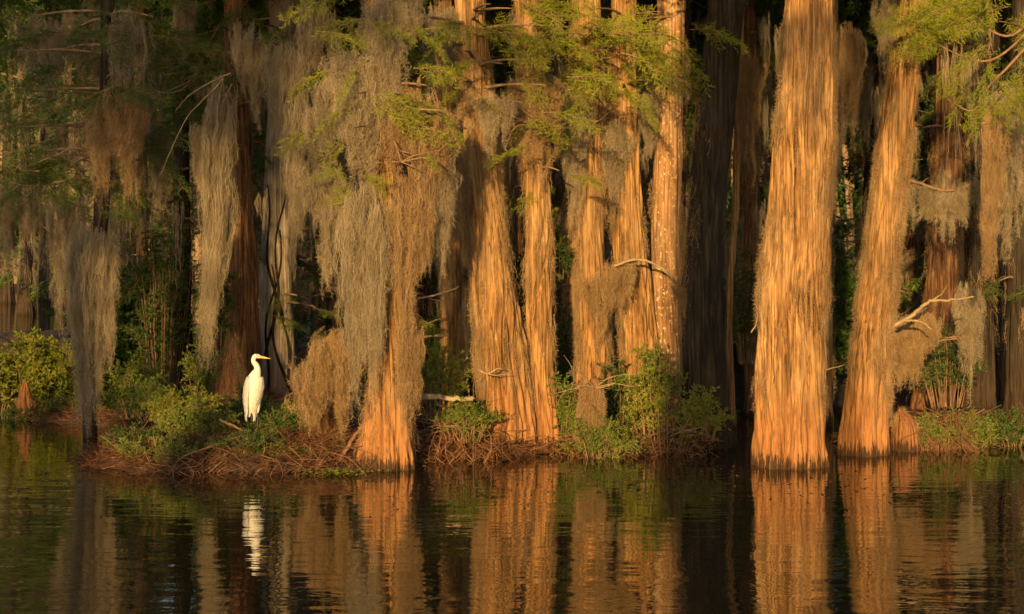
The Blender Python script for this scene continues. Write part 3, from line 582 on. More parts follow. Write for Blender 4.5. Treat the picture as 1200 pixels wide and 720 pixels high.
# ------------------------------------------------------------------ in-frame boughs
def bough(parent,px,py,Y,rz=0.0,tilt=0.0,roll=0.0,s=.8,dark=False):
    p=W(px,py,Y); me=(HID if dark else HI)[random.randrange(4)]
    o=bpy.data.objects.new('bough',me); COL.objects.link(o)
    o.parent=parent
    if parent is not None: o.location=p-np.array(parent['_o'])
    else: o.location=p
    o.rotation_euler=(roll,tilt,rz); o.scale=(s,)*3; return o
def limb_to(parent,T,px,py,Y,z_up=.5,r0=.03,wood=LIMB):
    e=W(px,py,Y); z0=min(e[2]+z_up*-.3+.2,T.zmax-1); cx,cy=T.c(z0); s=np.array([cx,cy,z0]); m=(s+e)/2+np.array([0,0,.04])
    g=Geo(); g.add(*tube(smooth_path([s,m,e],14),np.linspace(r0,.008,14),6,.2,3)); return g.obj('limb',wood,parent)
def spray(key,spots,dark=False):
    root,T=TREES[key]
    for (px,py,dY,s,dirn) in spots:
        Y=T.Y+dY
        limb_to(root,T,px,py,Y)
        rz0=0 if dirn>0 else PI
        for q in range(3 if dark else 2):
            bough(root,px+random.gauss(0,26),py+random.gauss(0,20),Y+random.gauss(0,.15),rz0+random.gauss(0,.6)-.3*dirn*0,random.uniform(-.1,.45),random.gauss(0,.5),s*random.uniform(.75,1.15),dark)
spray('A',[(430,72,-.6,.75,-1),(395,30,-.5,.8,-1),(470,110,-.9,.75,1),(500,100,-.9,.75,1),(455,40,-.6,.8,1),(420,110,-.8,.6,-1),(410,200,-.7,.4,1)])
spray('B',[(530,95,-1.0,.75,-1),(560,20,-.9,.8,1),(470,20,-1.2,.8,-1),(500,50,-.8,.7,-1),(600,40,-.8,.9,1),(640,30,-.9,.9,1),(610,120,-.9,.7,1),(590,75,-.9,.7,1),(640,100,-1.1,.8,1),(600,10,-1.0,.9,1)])
spray('B',[(575,5,-1.2,.8,-1),(620,70,-1.3,.8,1),(545,60,-1.4,.7,-1)])
spray('A',[(480,180,-.9,.45,1),(415,150,-1.0,.5,-1),(520,130,-1.2,.5,1),(440,30,-1.0,.8,1),(390,240,-.6,.4,-1)])
spray('C',[(660,20,-.9,.9,1),(650,70,-.9,.8,1),(625,140,-.8,.55,-1),(655,200,-.6,.5,1),(690,40,-1.0,.9,1)])
spray('D',[(690,80,-.9,.8,-1),(715,60,-1.0,.9,1),(740,30,-1.1,.9,1),(680,190,-.9,.5,-1),(700,110,-.9,.6,1)])
spray('E',[(730,100,-1.2,.7,-1),(790,20,-1.3,.8,1),(720,40,-1.5,.8,-1),(700,10,-1.2,.9,-1),(760,95,-1.2,.65,1),(750,60,-1.2,.7,1)])
spray('Fq',[(770,100,-1.2,.65,1),(740,15,-1.2,.8,-1)])
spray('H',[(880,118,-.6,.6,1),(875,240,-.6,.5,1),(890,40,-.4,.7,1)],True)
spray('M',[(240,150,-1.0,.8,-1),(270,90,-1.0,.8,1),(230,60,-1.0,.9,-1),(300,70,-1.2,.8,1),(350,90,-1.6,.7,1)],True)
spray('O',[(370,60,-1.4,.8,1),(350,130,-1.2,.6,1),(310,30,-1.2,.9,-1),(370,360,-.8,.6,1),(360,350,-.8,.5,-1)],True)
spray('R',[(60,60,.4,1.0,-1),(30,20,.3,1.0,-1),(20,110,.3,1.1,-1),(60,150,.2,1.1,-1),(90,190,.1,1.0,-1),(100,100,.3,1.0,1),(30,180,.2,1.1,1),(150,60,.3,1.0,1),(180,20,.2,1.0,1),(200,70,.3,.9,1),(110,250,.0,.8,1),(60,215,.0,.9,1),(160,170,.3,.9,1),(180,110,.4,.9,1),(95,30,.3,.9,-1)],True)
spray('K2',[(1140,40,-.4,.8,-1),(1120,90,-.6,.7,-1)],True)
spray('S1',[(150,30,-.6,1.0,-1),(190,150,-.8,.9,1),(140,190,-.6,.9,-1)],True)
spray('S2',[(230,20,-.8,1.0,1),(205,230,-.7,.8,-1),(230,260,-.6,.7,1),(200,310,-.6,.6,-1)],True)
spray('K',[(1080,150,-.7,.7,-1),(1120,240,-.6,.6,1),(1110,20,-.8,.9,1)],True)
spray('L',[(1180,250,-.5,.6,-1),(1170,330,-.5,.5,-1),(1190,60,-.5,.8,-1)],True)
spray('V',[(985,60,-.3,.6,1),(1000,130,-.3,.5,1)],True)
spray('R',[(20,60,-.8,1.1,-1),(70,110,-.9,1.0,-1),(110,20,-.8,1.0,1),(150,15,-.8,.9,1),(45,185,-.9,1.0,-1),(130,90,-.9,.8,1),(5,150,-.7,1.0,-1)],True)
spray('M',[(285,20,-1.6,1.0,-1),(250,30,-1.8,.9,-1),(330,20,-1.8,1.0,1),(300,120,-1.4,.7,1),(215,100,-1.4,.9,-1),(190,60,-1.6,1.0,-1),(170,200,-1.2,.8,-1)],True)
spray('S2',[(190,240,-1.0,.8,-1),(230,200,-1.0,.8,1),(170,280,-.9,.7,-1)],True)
spray('P5',[(655,190,-2.0,.45,1),(660,250,-2.0,.4,-1),(650,340,-1.5,.4,1)])
spray('Q',[(500,380,-.6,.4,-1),(540,240,-.4,.35,1),(480,400,-.7,.45,1)])
# the bright branch reaching in at upper right
b_root=thing('cypress_branch',W(1216,20,24.0),'bright yellow green feathery cypress branch reaching in at the upper right','branch')
for path in ([(1240,-20),(1190,40),(1150,32),(1108,26),(1080,18)],[(1230,10),(1180,60),(1150,72),(1118,62),(1066,34)],[(1225,30),(1180,80),(1160,100),(1140,130),(1110,116)]):
    g=Geo(); P=smooth_path([W(a,b,24.0+.2*random.random()) for a,b in path],20); g.add(*tube(P,np.linspace(.022,.006,20),6,.2,1)); g.obj('twig',TWIG,b_root)
for (px,py,s,rz,ti) in [(1070,28,.5,PI,.1),(1120,35,.62,PI,.05),(1112,55,.6,PI+.2,-.1),(1085,30,.5,PI,-.2),(1105,20,.55,PI-.3,-.35),(1150,20,.7,PI+.4,.1),(1170,10,.7,PI,.0),(1150,60,.6,PI,.55),(1165,70,.6,PI+.3,.9),(1180,40,.75,.2,.3),
     (1140,100,.5,PI,.6),(1160,100,.55,PI-.4,1.0),(1180,95,.6,.2,.5),(1150,10,.6,2.6,-.3),(1175,-10,.8,3.6,.1),(1190,20,.7,.0,.1),(1130,5,.6,3.0,.1),(1170,115,.4,.1,.9),(1120,80,.4,PI,.8),(1110,8,.5,PI,-.1),(1190,70,.6,.4,.5)]:
    bough(b_root,px,py,24.0+random.gauss(0,.15),rz+random.gauss(0,.15),ti,random.gauss(.9,.4),s*1.15)
    bough(b_root,px+random.gauss(8,16),py+random.gauss(0,12),24.0+random.gauss(0,.2),rz+random.gauss(0,.3),ti+random.gauss(.1,.2),random.gauss(-.8,.4),s)

# ------------------------------------------------------------------ bare branches and logs
def branch(name,label,cat,paths,mat=PALE,Y=None):
    root=thing(name,W(*paths[0][0][0],float(np.ravel(paths[0][1])[0])),label,cat)
    for k,(path,Yy,r0,r1) in enumerate(paths):
        Ys=np.broadcast_to(np.asarray(Yy,float),(len(path),)); P=smooth_path([W(a,b,y) for (a,b),y in zip(path,Ys)],26)
        P=P+np.random.default_rng(k).normal(size=P.shape)*r0*.25
        g=Geo(); g.add(*tube(P,np.linspace(r0,r1,26),8,.25,k)); g.obj('stem' if k==0 else 'twig',mat,root)
    return root
branch('bare_branch','thin pale branch arching over the leafy bush and carrying moss','branch',[([(720,312),(745,304),(772,312),(790,330),(806,338),(822,346)],26.2,.022,.008),([(806,338),(824,344),(838,358)],26.1,.008,.003),([(772,312),(790,322),(800,326)],26.2,.008,.003)])
branch('broken_branch','broken pale branch jutting right from the leaning cypress','branch',[([(1030,392),(1062,374),(1076,364),(1090,354),(1115,352),(1142,349)],[25.05,24.95,24.9,24.85,24.8,24.8],.036,.010),([(1058,376),(1078,377),(1092,386)],[24.95,24.85,24.8],.022,.007),([(1090,354),(1104,344),(1110,334)],[24.85,24.82,24.8],.010,.003)])
branch('fallen_log','pale peeled log lying level across the roots left of the leaning bright cypress','log',[([(470,463),(490,465),(520,467),(556,469)],24.4,.05,.03)])
branch('bare_branch','short bare loop of a branch sticking out beside the thin mossy cypress','branch',[([(494,283),(500,277),(512,276),(524,278)],25.4,.035,.02)],TWIG)
branch('bare_branch','thin bare stick slanting up between the mossy cypress and the leaning one','branch',[([(490,350),(510,346),(530,340),(538,336)],24.8,.016,.006)])
branch('dead_stick','reddish dead stick leaning from the island toward the mossy cypress','stick',[([(398,540),(410,520),(424,500),(432,494)],23.6,.03,.018)],ROOT)
branch('bare_branch','bare forked twigs spreading below the long grey moss tail','branch',[([(270,86),(250,95),(222,112),(206,130)],26.8,.014,.004),([(262,92),(250,106),(222,134),(204,168),(186,210)],26.8,.014,.003),([(262,92),(256,120),(252,160)],26.8,.008,.002),([(272,98),(262,120),(254,158)],26.8,.008,.002)])
branch('bare_branch','thin arched twig at the left edge of the brown moss veil','branch',[([(130,112),(112,128),(96,142),(88,160),(86,172)],27.4,.014,.004),([(86,172),(70,180),(40,192),(8,206)],27.4,.01,.003),([(96,142),(90,170),(82,200),(84,218)],27.4,.008,.002)])
branch('bare_branch','dark drooping branch carrying the dim moss swag at right','branch',[([(1050,205),(1075,214),(1110,224),(1140,216),(1160,206)],27.5,.03,.012)],TWIG)
branch('bare_branch','short white snag poking from the shrubs on the leaning bright cypress','branch',[([(562,434),(572,438),(584,432),(590,434)],24.7,.014,.006),([(572,438),(580,440),(596,438)],24.7,.01,.004)])
branch('dead_stick','pale stick tilted out of the green plants below the egret','stick',[([(258,492),(270,498),(288,506)],24.0,.02,.012)],TWIG)
branch('dead_stick','thin twig poking right from the broadest cypress','stick',[([(966,434),(974,432),(990,428)],23.7,.008,.004)])
branch('dead_stick','curved twig hanging in the gap beside the slim trunk right of the shaded cypress','stick',[([(880,390),(886,380),(888,364),(884,356)],23.8,.010,.004)])

def twiggy(label,px,py,Y,L,n,seed,mat=TWIG):
    r=np.random.default_rng(seed+400); root=thing('dead_branch',W(px,py,Y),label,'branch'); g=Geo(); o=W(px,py,Y)
    for k in range(n):
        a=r.uniform(-.5,1.2) if k%2 else PI-r.uniform(-.5,1.2); d=np.array([math.cos(a)*.9,r.normal()*.5,math.sin(a)*.7+.05]); l=L*r.uniform(.4,1); P=smooth_path([o,o+d*l*.5+r.normal(size=3)*.07*l,o+d*l+r.normal(size=3)*.12*l-np.array([0,0,.15*l])],12)
        g.add(*tube(P,np.linspace(.010,.003,12),5,.2,k))
        for q in range(4):
            b=P[r.integers(4,12)]; e=b+r.normal(size=3)*.22*l; g.add(*tube(smooth_path([b,(b+e)/2+r.normal(size=3)*.03,e],7),np.linspace(.005,.002,7),4))
    g.obj('twig',mat,root)
twiggy('pale dead twigs fanning out from the small pointed mossy stump',697,455,24.9,.75,7,1,PALE)
twiggy('dead twigs caught in the roots between the mossy cypress and the leaning one',520,500,24.5,.7,9,2)
twiggy('bare twig tangle beside the moss under the broken pale branch',1100,400,26.1,.7,8,3)
twiggy('bare twig tangle at the foot of the largest leafy bush',800,505,25.0,.6,8,4)
twiggy('grey twig tangle high between the two moss beards at upper left',190,110,27.6,1.0,9,5)
twiggy('thin bare twigs poking from the left of the slim cypress top',640,150,25.0,.8,7,6)
twiggy('bare twigs sticking up from the left tip of the island',150,535,23.6,.6,8,7,ROOT)
twiggy('bare twigs threaded through the brown dome of moss',470,190,22.7,.7,7,8)
# ------------------------------------------------------------------ shrubs
def shrub(name,label,px,base_py,Y,wpx,hpx,stems=22,leaf=(.055,.020),mat=LEAF,seed=0,cat='bush',group=None,dense=1.0,flat=.5,lay=0.0,dpt=.5):
    r=np.random.default_rng(seed+40); bx=X_(px,Y); z0=Z_(base_py,Y); w=wpx/F*Y/2; h=hpx/F*Y
    root=thing(name,(bx,Y,z0),label,cat,group); gs=Geo(); gl=Geo(); B=[];D=[]
    for k in range(stems):
        a=r.random()*2*PI; q=r.random()**.6; tip=np.array([math.cos(a)*q*w,math.sin(a)*q*w*dpt,h*(1-.55*q**2)*r.uniform(.45,1.05)])
        s0=np.array([math.cos(a)*q*w*.45,math.sin(a)*q*w*.3,-.1]); mid=(s0+tip)/2+np.array([0,0,.12*h])+r.normal(size=3)*.06*w
        P=smooth_path([s0,mid,tip],12)+np.array([bx,Y,z0]); gs.add(*tube(P,np.linspace(.011,.003,12),4))
        for q2 in range(int(13*dense)):
            ss=r.uniform(.25,1.0); b=np.array([np.interp(ss,np.linspace(0,1,12),P[:,c]) for c in range(3)])
            d=norm(np.array([r.normal(),r.normal()*.8,r.normal()*flat+.15-lay])+ .5*norm(P[-1]-P[0])*np.array([1,1,1-lay])); ln=r.uniform(.10,.26)*min(1,h+.35)
            tp=b+np.outer(np.linspace(0,1,6)*ln,d)+np.outer(-.25*ln*np.linspace(0,1,6)**2,[0,0,1]); gs.add(*tube(tp,np.linspace(.004,.0015,6),3))
            nl=int(15*ln/.2)+4; u=r.random(nl)
            B.append(np.stack([np.interp(u,np.linspace(0,1,6),tp[:,c]) for c in range(3)],-1)); D.append(norm(d+r.normal(size=(nl,3))*.75))
    B=np.concatenate(B);D=np.concatenate(D); S=norm(np.cross(D,r.normal(size=D.shape)))
    gl.add(*diamonds(B,D,S,leaf[0]*r.uniform(.6,1.25,len(B)),leaf[1]*r.uniform(.7,1.2,len(B))))
    gs.obj('stems',TWIG,root); gl.obj('foliage',mat,root,False); return root
sh=shrub
sh('shrub','low spreading yellow green bush at the far left bank',45,484,32.0,190,96,90,mat=LEAF_Y,seed=1,flat=.3,lay=.05,dense=1.5,leaf=(.07,.028))
sh('shrub','yellow green bush tips at the very left edge',-10,484,31.6,70,100,20,mat=LEAF_Y,seed=2,flat=.25)
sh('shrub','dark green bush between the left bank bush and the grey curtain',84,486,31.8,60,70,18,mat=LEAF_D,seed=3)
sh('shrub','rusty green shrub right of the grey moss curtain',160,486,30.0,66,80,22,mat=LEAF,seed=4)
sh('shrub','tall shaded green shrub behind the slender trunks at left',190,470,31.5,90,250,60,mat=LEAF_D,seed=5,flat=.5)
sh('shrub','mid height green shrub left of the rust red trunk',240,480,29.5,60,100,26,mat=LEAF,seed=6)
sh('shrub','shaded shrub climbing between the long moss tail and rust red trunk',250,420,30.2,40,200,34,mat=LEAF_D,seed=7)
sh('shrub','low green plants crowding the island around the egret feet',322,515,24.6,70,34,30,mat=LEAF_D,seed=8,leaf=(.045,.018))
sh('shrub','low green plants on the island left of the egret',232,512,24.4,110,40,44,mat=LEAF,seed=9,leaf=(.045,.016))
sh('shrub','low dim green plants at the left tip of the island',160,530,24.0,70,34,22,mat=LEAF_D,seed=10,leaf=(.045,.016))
sh('shrub','leafy spray on the island upper left slope',180,486,26.0,100,34,30,mat=LEAF,seed=11,leaf=(.045,.016))
sh('shrub','yellow green sapling bush between the mossy cypress and the log',510,480,25.4,70,100,26,mat=LEAF_Y,seed=12,leaf=(.06,.014))
sh('shrub','small green bush under the pale peeled log',545,510,24.6,90,46,26,mat=LEAF,seed=13,leaf=(.05,.016))
sh('shrub','left lobe of leafy bush beside the base of the leaning bright cypress',655,528,25.6,70,100,26,mat=LEAF,seed=14,leaf=(.06,.016))
sh('shrub','largest leafy bush, bright green, filling the foot of the lit trunks',775,530,25.4,130,122,25,mat=LEAF_Y,seed=15,leaf=(.062,.016),dense=1.0,flat=.8)
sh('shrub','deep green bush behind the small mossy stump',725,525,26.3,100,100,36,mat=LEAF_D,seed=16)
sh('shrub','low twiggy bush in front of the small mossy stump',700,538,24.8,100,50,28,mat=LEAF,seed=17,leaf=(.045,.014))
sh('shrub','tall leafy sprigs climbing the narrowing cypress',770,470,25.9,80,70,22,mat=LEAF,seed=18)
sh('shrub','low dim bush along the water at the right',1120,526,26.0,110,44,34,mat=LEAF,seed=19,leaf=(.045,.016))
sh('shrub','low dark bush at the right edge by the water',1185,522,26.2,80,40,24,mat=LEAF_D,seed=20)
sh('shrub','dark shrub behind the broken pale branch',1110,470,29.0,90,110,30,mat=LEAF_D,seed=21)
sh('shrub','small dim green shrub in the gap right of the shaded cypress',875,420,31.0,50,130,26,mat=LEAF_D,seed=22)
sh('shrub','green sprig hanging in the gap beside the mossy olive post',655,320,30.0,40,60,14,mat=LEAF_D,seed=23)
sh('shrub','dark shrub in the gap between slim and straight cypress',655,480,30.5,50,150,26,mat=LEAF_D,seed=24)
sh('shrub','small fern like tuft on the moss curtain of the mossy cypress',408,250,24.5,50,20,8,mat=LEAF,seed=25,leaf=(.05,.01))
sh('shrub','low green plants on the island directly left of the big draped stump',335,505,25.4,60,34,30,mat=LEAF,seed=31,leaf=(.045,.016))
sh('shrub','feathery low greenery behind the egret legs',285,492,25.9,90,36,34,mat=LEAF_D,seed=32,leaf=(.045,.014))
sh('shrub','yellowish low greenery on the island crest near the long grey moss tail',215,490,25.6,90,40,38,mat=LEAF_Y,seed=33,leaf=(.045,.014))
sh('shrub','rusty edged greenery at the back of the island under the slender trunks',160,482,28.0,90,46,36,mat=LEAF,seed=34,leaf=(.05,.016))
sh('shrub','low green bank plants spreading between the far left bush and the grey moss curtain',110,494,30.6,110,40,44,mat=LEAF,seed=35,leaf=(.05,.018))
sh('shrub','trailing low plants at the very front left lip of the island',190,535,23.4,120,26,36,mat=LEAF,seed=36,leaf=(.04,.014))
sh('shrub','loose green sprigs on the island front below the egret',300,528,23.5,110,26,30,mat=LEAF_D,seed=37,leaf=(.04,.014))
sh('shrub','low plants by the small rusty stump at far left',40,498,30.6,90,30,30,mat=LEAF_D,seed=38,leaf=(.05,.018))
sh('shrub','loose yellow sprigs leaning out from the right end of the largest leafy bush',826,508,25.3,60,50,9,mat=LEAF_Y,seed=39,leaf=(.055,.016))
sh('shrub','low sprigs at the foot of the rusty root tangle at right',1090,522,25.7,60,36,18,mat=LEAF,seed=41,leaf=(.045,.015))
# background shrubs in deep shade
for k in range(26):
    px=r.uniform(120,1260); Y=r.uniform(33,48)
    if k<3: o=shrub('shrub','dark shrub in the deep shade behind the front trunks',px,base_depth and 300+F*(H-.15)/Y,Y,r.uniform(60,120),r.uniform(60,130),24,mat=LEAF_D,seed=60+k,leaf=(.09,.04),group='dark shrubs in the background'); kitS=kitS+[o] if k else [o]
    else:
        o=copy_tree(kitS[k%3]); o.location=(X_(px,Y),Y,.1); s=r.uniform(.8,1.6); o.scale=(s,s,s*r.uniform(.8,1.5)); o.rotation_euler=(0,0,r.random()*6)

# floating plants by the island
g=Geo()
for k in range(260):
    x=X_(392,22.9)+r.normal()*.16*1.4; y=22.75+r.normal()*.12; a=r.random(3)*6.28
    B=np.array([[x,y,.012+.05*r.random()]]); d=norm(np.array([[math.cos(a[0]),math.sin(a[0]),.35]])); S=norm(np.cross(d,[[0,0,1.]]))
    g.add(*diamonds(B,d,S,.055,.05))
o=g.top('water_plants',LEAF_Y,(X_(392,22.9),22.75,0),False); tag(o,'small raft of bright green floating leaves at the island edge','water plants')

g=Geo(); rr=np.random.default_rng(88); m=2600; x=rr.uniform(-9,9,m); y=21.6+rr.normal(size=m)*1.0+.9*np.sin(x*.8); kz=ground_z(x,y)<-.02; x=x[kz]; y=y[kz]; n=len(x)
B=np.stack([x,y,np.full(n,.004)],-1); a=rr.random(n)*6.28; D=np.stack([np.cos(a),np.sin(a),np.zeros(n)],-1); g.add(*diamonds(B,D,np.stack([-np.sin(a),np.cos(a),np.zeros(n)],-1),rr.uniform(.012,.05,n),rr.uniform(.006,.018,n)))
k=slice(0,700); D2=norm(D[k]+np.array([0,0,.22])); g.add(*diamonds(B[k]+rr.normal(size=(len(B[k]),3))*np.array([.4,.5,0]),D2,norm(np.cross(D2,[[0,0,1.]])),rr.uniform(.05,.10,len(D2)),rr.uniform(.02,.04,len(D2))))
tag(g.obj('floating_leaf_litter',LITTER,None,False),kind='stuff')
# ------------------------------------------------------------------ twig litter and roots
def litter(name,region,n,mat,L=(.12,.6),zj=.08,w=(.003,.008),over=.0,seed=0,flat=.35):
    r=np.random.default_rng(seed+90); g=Geo(); x0,x1,y0,y1=region; m=n*4
    x=r.uniform(x0,x1,m); y=r.uniform(y0,y1,m); z=ground_z(x,y); k=(z>-.06)
    x,y,z=x[k][:n],y[k][:n],z[k][:n]; n=len(x); ln=r.uniform(*L,n)
    d=rdir(n,flat,r); K=6; t=np.linspace(-.5,.5,K); P=np.stack([x,y,np.maximum(z,0.0)+r.random(n)*zj],-1)[:,None,:]+d[:,None,:]*(ln[:,None]*t[None,:])[...,None]
    bend=rdir(n,.6,r); P+=bend[:,None,:]*(ln[:,None]*.22*(t[None,:]**2*4-.3))[...,None]
    P[:,:,2]=np.maximum(P[:,:,2],ground_z(P[:,:,0],P[:,:,1])+.004)
    wd=r.uniform(*w,(n,1))*np.ones((1,K)); s=rdir(n,1,r)
    g.add(*ribbons(P,wd,s)); g.add(*ribbons(P+.0005,wd,norm(np.cross(d,s))))
    o=g.obj(name,mat,None,False); tag(o,kind='stuff'); return o
litter('twig_litter',(-6.4,-1.0,22.2,26.6),6500,LITTER,zj=.07,seed=1)
litter('twig_litter',(-1.9,.8,23.9,26.4),2600,LITTER,zj=.16,seed=2)
litter('twig_litter',(-.4,3.6,24.6,27.2),2200,LITTER,zj=.12,seed=3)
litter('twig_litter',(4.4,9.5,25.2,29),2600,LITTER,zj=.12,seed=4)
litter('twig_litter',(-11,-4,28.5,35),4200,LITTER,zj=.12,seed=5)
def roots(label,x0,x1,y0,y1,ztop,n,seed,loc):
    r=np.random.default_rng(seed); g=Geo()
    for k in range(n):
        x=r.uniform(x0,x1); y=r.uniform(y0,y1); zt=ztop*r.uniform(.35,1.1)
        p=[(x+r.normal()*.25,y+.35+r.normal()*.1,zt),(x+r.normal()*.1,y+.1,zt*.7+r.normal()*.05),(x+r.normal()*.1,y-.1+r.normal()*.08,zt*.3),(x+r.normal()*.22,y-.15+r.normal()*.1,-.1)]
        rr=r.uniform(.002,.0075); g.add(*tube(smooth_path(p,10),np.linspace(rr,rr*.6,10),4,.3,k))
    o=g.top('root_tangle',ROOT,loc,False); tag(o,label,'roots')
roots('tangle of thin orange roots below the pale log',X_(486,24.6),X_(585,24.6),24.2,24.9,.55,110,1,(X_(535,24.6),24.5,0))
roots('fringe of reddish roots along the front of the egret island',X_(185,22.8),X_(430,22.8),22.7,23.6,.30,150,2,(X_(300,22.8),23,0))
roots('tangle of roots under the largest leafy bush',X_(640,25),X_(835,25),24.7,25.4,.26,110,3,(X_(740,25),25,0))
roots('rusty root tangle right of the short reddish stump',X_(1066,26),X_(1130,26),25.4,26.0,.55,110,4,(X_(1095,26),25.7,0))
roots('dark roots below the bush at the left bank',X_(20,31.6),X_(165,31.6),31.4,32.2,.35,120,5,(X_(90,31.6),31.7,0))
# low ground cover on the island
g=Geo(); n=26000; rr=np.random.default_rng(77); x=rr.uniform(-6.2,-1.8,n); y=rr.uniform(23.2,26.6,n); z=ground_z(x,y); k=(z>.16)&(noise2(x*1.5+30,y*1.5,55)>.36); B=np.stack([x,y,z],-1)[k]
D=norm(rr.normal(size=B.shape)*np.array([.7,.7,.4])+np.array([0,0,.55])); g.add(*diamonds(B,D,norm(np.cross(D,rr.normal(size=B.shape))),rr.uniform(.05,.13,len(B)),.015))
tag(g.obj('ground_cover',LEAF,None,False),kind='stuff')

# ------------------------------------------------------------------ egret
EY=24.6; ez=gz(X_(298,EY),EY)
def feathers(m):
    nt=m.node_tree; L=nt.links.new; tc=nd(nt,'TexCoord'); mp=nd(nt,'Mapping'); mp.inputs['Scale'].default_value=(70,70,16); L(tc.outputs['Object'],mp.inputs['Vector'])
    n=nd(nt,'TexNoise',Scale=1.0,Detail=4.0); L(mp.outputs[0],n.inputs['Vector']); b=nd(nt,'Bump',Strength=.7,Distance=.02); L(n.outputs['Fac'],b.inputs['Height'])
    p=[q for q in nt.nodes if q.type=='BSDF_PRINCIPLED'][0]; L(b.outputs[0],p.inputs['Normal']); return m
FEATHER=plain('white_feathers',(.64,.60,.53),.75,.2,.05,30); WINGT=plain('grey_white_feathers',(.46,.44,.41),.8,.15,.12,25)
feathers(FEATHER); feathers(WINGT)
BEAKM=plain('yellow_beak',(.75,.45,.10),.45,.4,.1); LEGM=plain('black_legs',(.03,.03,.028),.5,.3,.2); EYEM=plain('dark_eye',(.01,.01,.01),.15,.5,.0)
ex=X_(298,EY); ZF=Z_(498,EY)
eg=thing('egret',(ex,EY,ZF),'white egret standing upright on the island facing right','bird')
def loft(path,rad,squash=1.0,seg=20,n=60,az=0.0):
    P=smooth_path(path,n); R=np.interp(np.linspace(0,1,n),np.linspace(0,1,len(rad)),rad); 
    k=np.hanning(7);k/=k.sum(); R=np.convolve(np.pad(R,3,mode='edge'),k,'valid')
    R[0]*=.3; R[-1]*=.4
    return tube(P,R,seg)
E0=np.array([ex,EY,ZF])
body=[(-.085,.02,.10),(-.075,.01,.18),(-.05,.0,.29),(-.02,-.01,.41),(.0,-.02,.53),(.01,-.03,.64),(.035,-.05,.72),(.055,-.06,.78),(.04,-.05,.84),(.0,-.04,.885),(-.008,-.03,.925),(.012,-.03,.962),(.05,-.03,.972),(.10,-.03,.955)]
brad=[.018,.055,.095,.125,.135,.118,.078,.052,.041,.036,.034,.037,.036,.020]
g=Geo(); g.add(*loft([np.array(p)+E0 for p in body],brad),0)
for s in (-.045,.05):
    th=[(s*.9,-.01,.34),(s,-.02,.24),(s,-.02,.17)]; g.add(*tube([np.array(p)+E0 for p in th],[.06,.042,.018],12),0)
    lg=[(s,-.02,.20),(s+.005,-.01,.10),(s,-.02,-.06)]; g.add(*tube([np.array(p)+E0 for p in lg],[.011,.012,.010],8),1)
    for a in (-1.9,-1.3,-.7,1.4):
        g.add(*tube([np.array((s,-.02,-.03))+E0,np.array((s+math.cos(a)*.09,-.02+math.sin(a)*.09,-.05))+E0],[.008,.004],6),1)
bo=g.obj('body',[FEATHER,LEGM],eg); eg.scale=(.9,.9,.96)
g=Geo(); g.add(*tube([np.array(p)+E0 for p in [(.085,-.03,.962),(.13,-.033,.955),(.19,-.036,.945),(.252,-.04,.935)]],[.021,.016,.010,.002],10)); g.obj('beak',BEAKM,eg)
for sy in (-1,1):
    th=np.linspace(0,2*PI,12,endpoint=False); ph=np.linspace(.01,PI-.01,8); c=E0+np.array([.066,-.03+sy*.033,.975]); V=[]
    for p_ in ph:
        for t_ in th: V.append(c+.008*np.array([math.sin(p_)*math.cos(t_),math.sin(p_)*math.sin(t_),math.cos(p_)]))
    i=np.arange(7)[:,None]*12; j=np.arange(12)[None,:]; g=Geo(); g.add(V,np.stack([i+j,i+(j+1)%12,i+12+(j+1)%12,i+12+j],-1).reshape(-1,4)); g.obj('eye',EYEM,eg)
for sx,(dx,dy) in ((-1,(-.80,-.35)),(1,(.72,-.45))):
    # folded wing: a curved shell hanging from the shoulder, ending in pointed primaries
    nu,nv=26,14; V=[]
    ctr=np.array([dx,dy,0]); ctr/=np.linalg.norm(ctr); tan=np.array([-ctr[1],ctr[0],0])
    for a in range(nu):
        u=a/(nu-1); zz=.66-.60*u+.02; bodyr=np.interp(zz,[.05,.2,.3,.42,.54,.66,.72],[.055,.075,.10,.128,.138,.115,.085]); bc=np.array([np.interp(zz,[.1,.29,.53,.66,.72],[-.05,-.04,.0,.015,.03]),-.015,0])
        half=.105*math.sin(min(1,u*2.2+.25)*PI/2)*(1-u**2.5)+.006
        for b in range(nv):
            v=(b/(nv-1)-.5)*2; ang=v*half/max(bodyr,.05); rad=bodyr+.014+.006*math.sin(v*9+u*20)*u-.012*abs(v)**3
            V.append(E0+bc+ctr*rad*math.cos(ang)+tan*rad*math.sin(ang)+np.array([0,0,zz-.03*abs(v)*u]))
    i=np.arange(nu-1)[:,None]*nv; j=np.arange(nv-1)[None,:]; g=Geo(); g.add(V,np.stack([i+j,i+j+1,i+nv+j+1,i+nv+j],-1).reshape(-1,4))
    w=g.obj('wing',WINGT,eg); md=w.modifiers.new('thick','SOLIDIFY'); md.thickness=.012; md.offset=-1

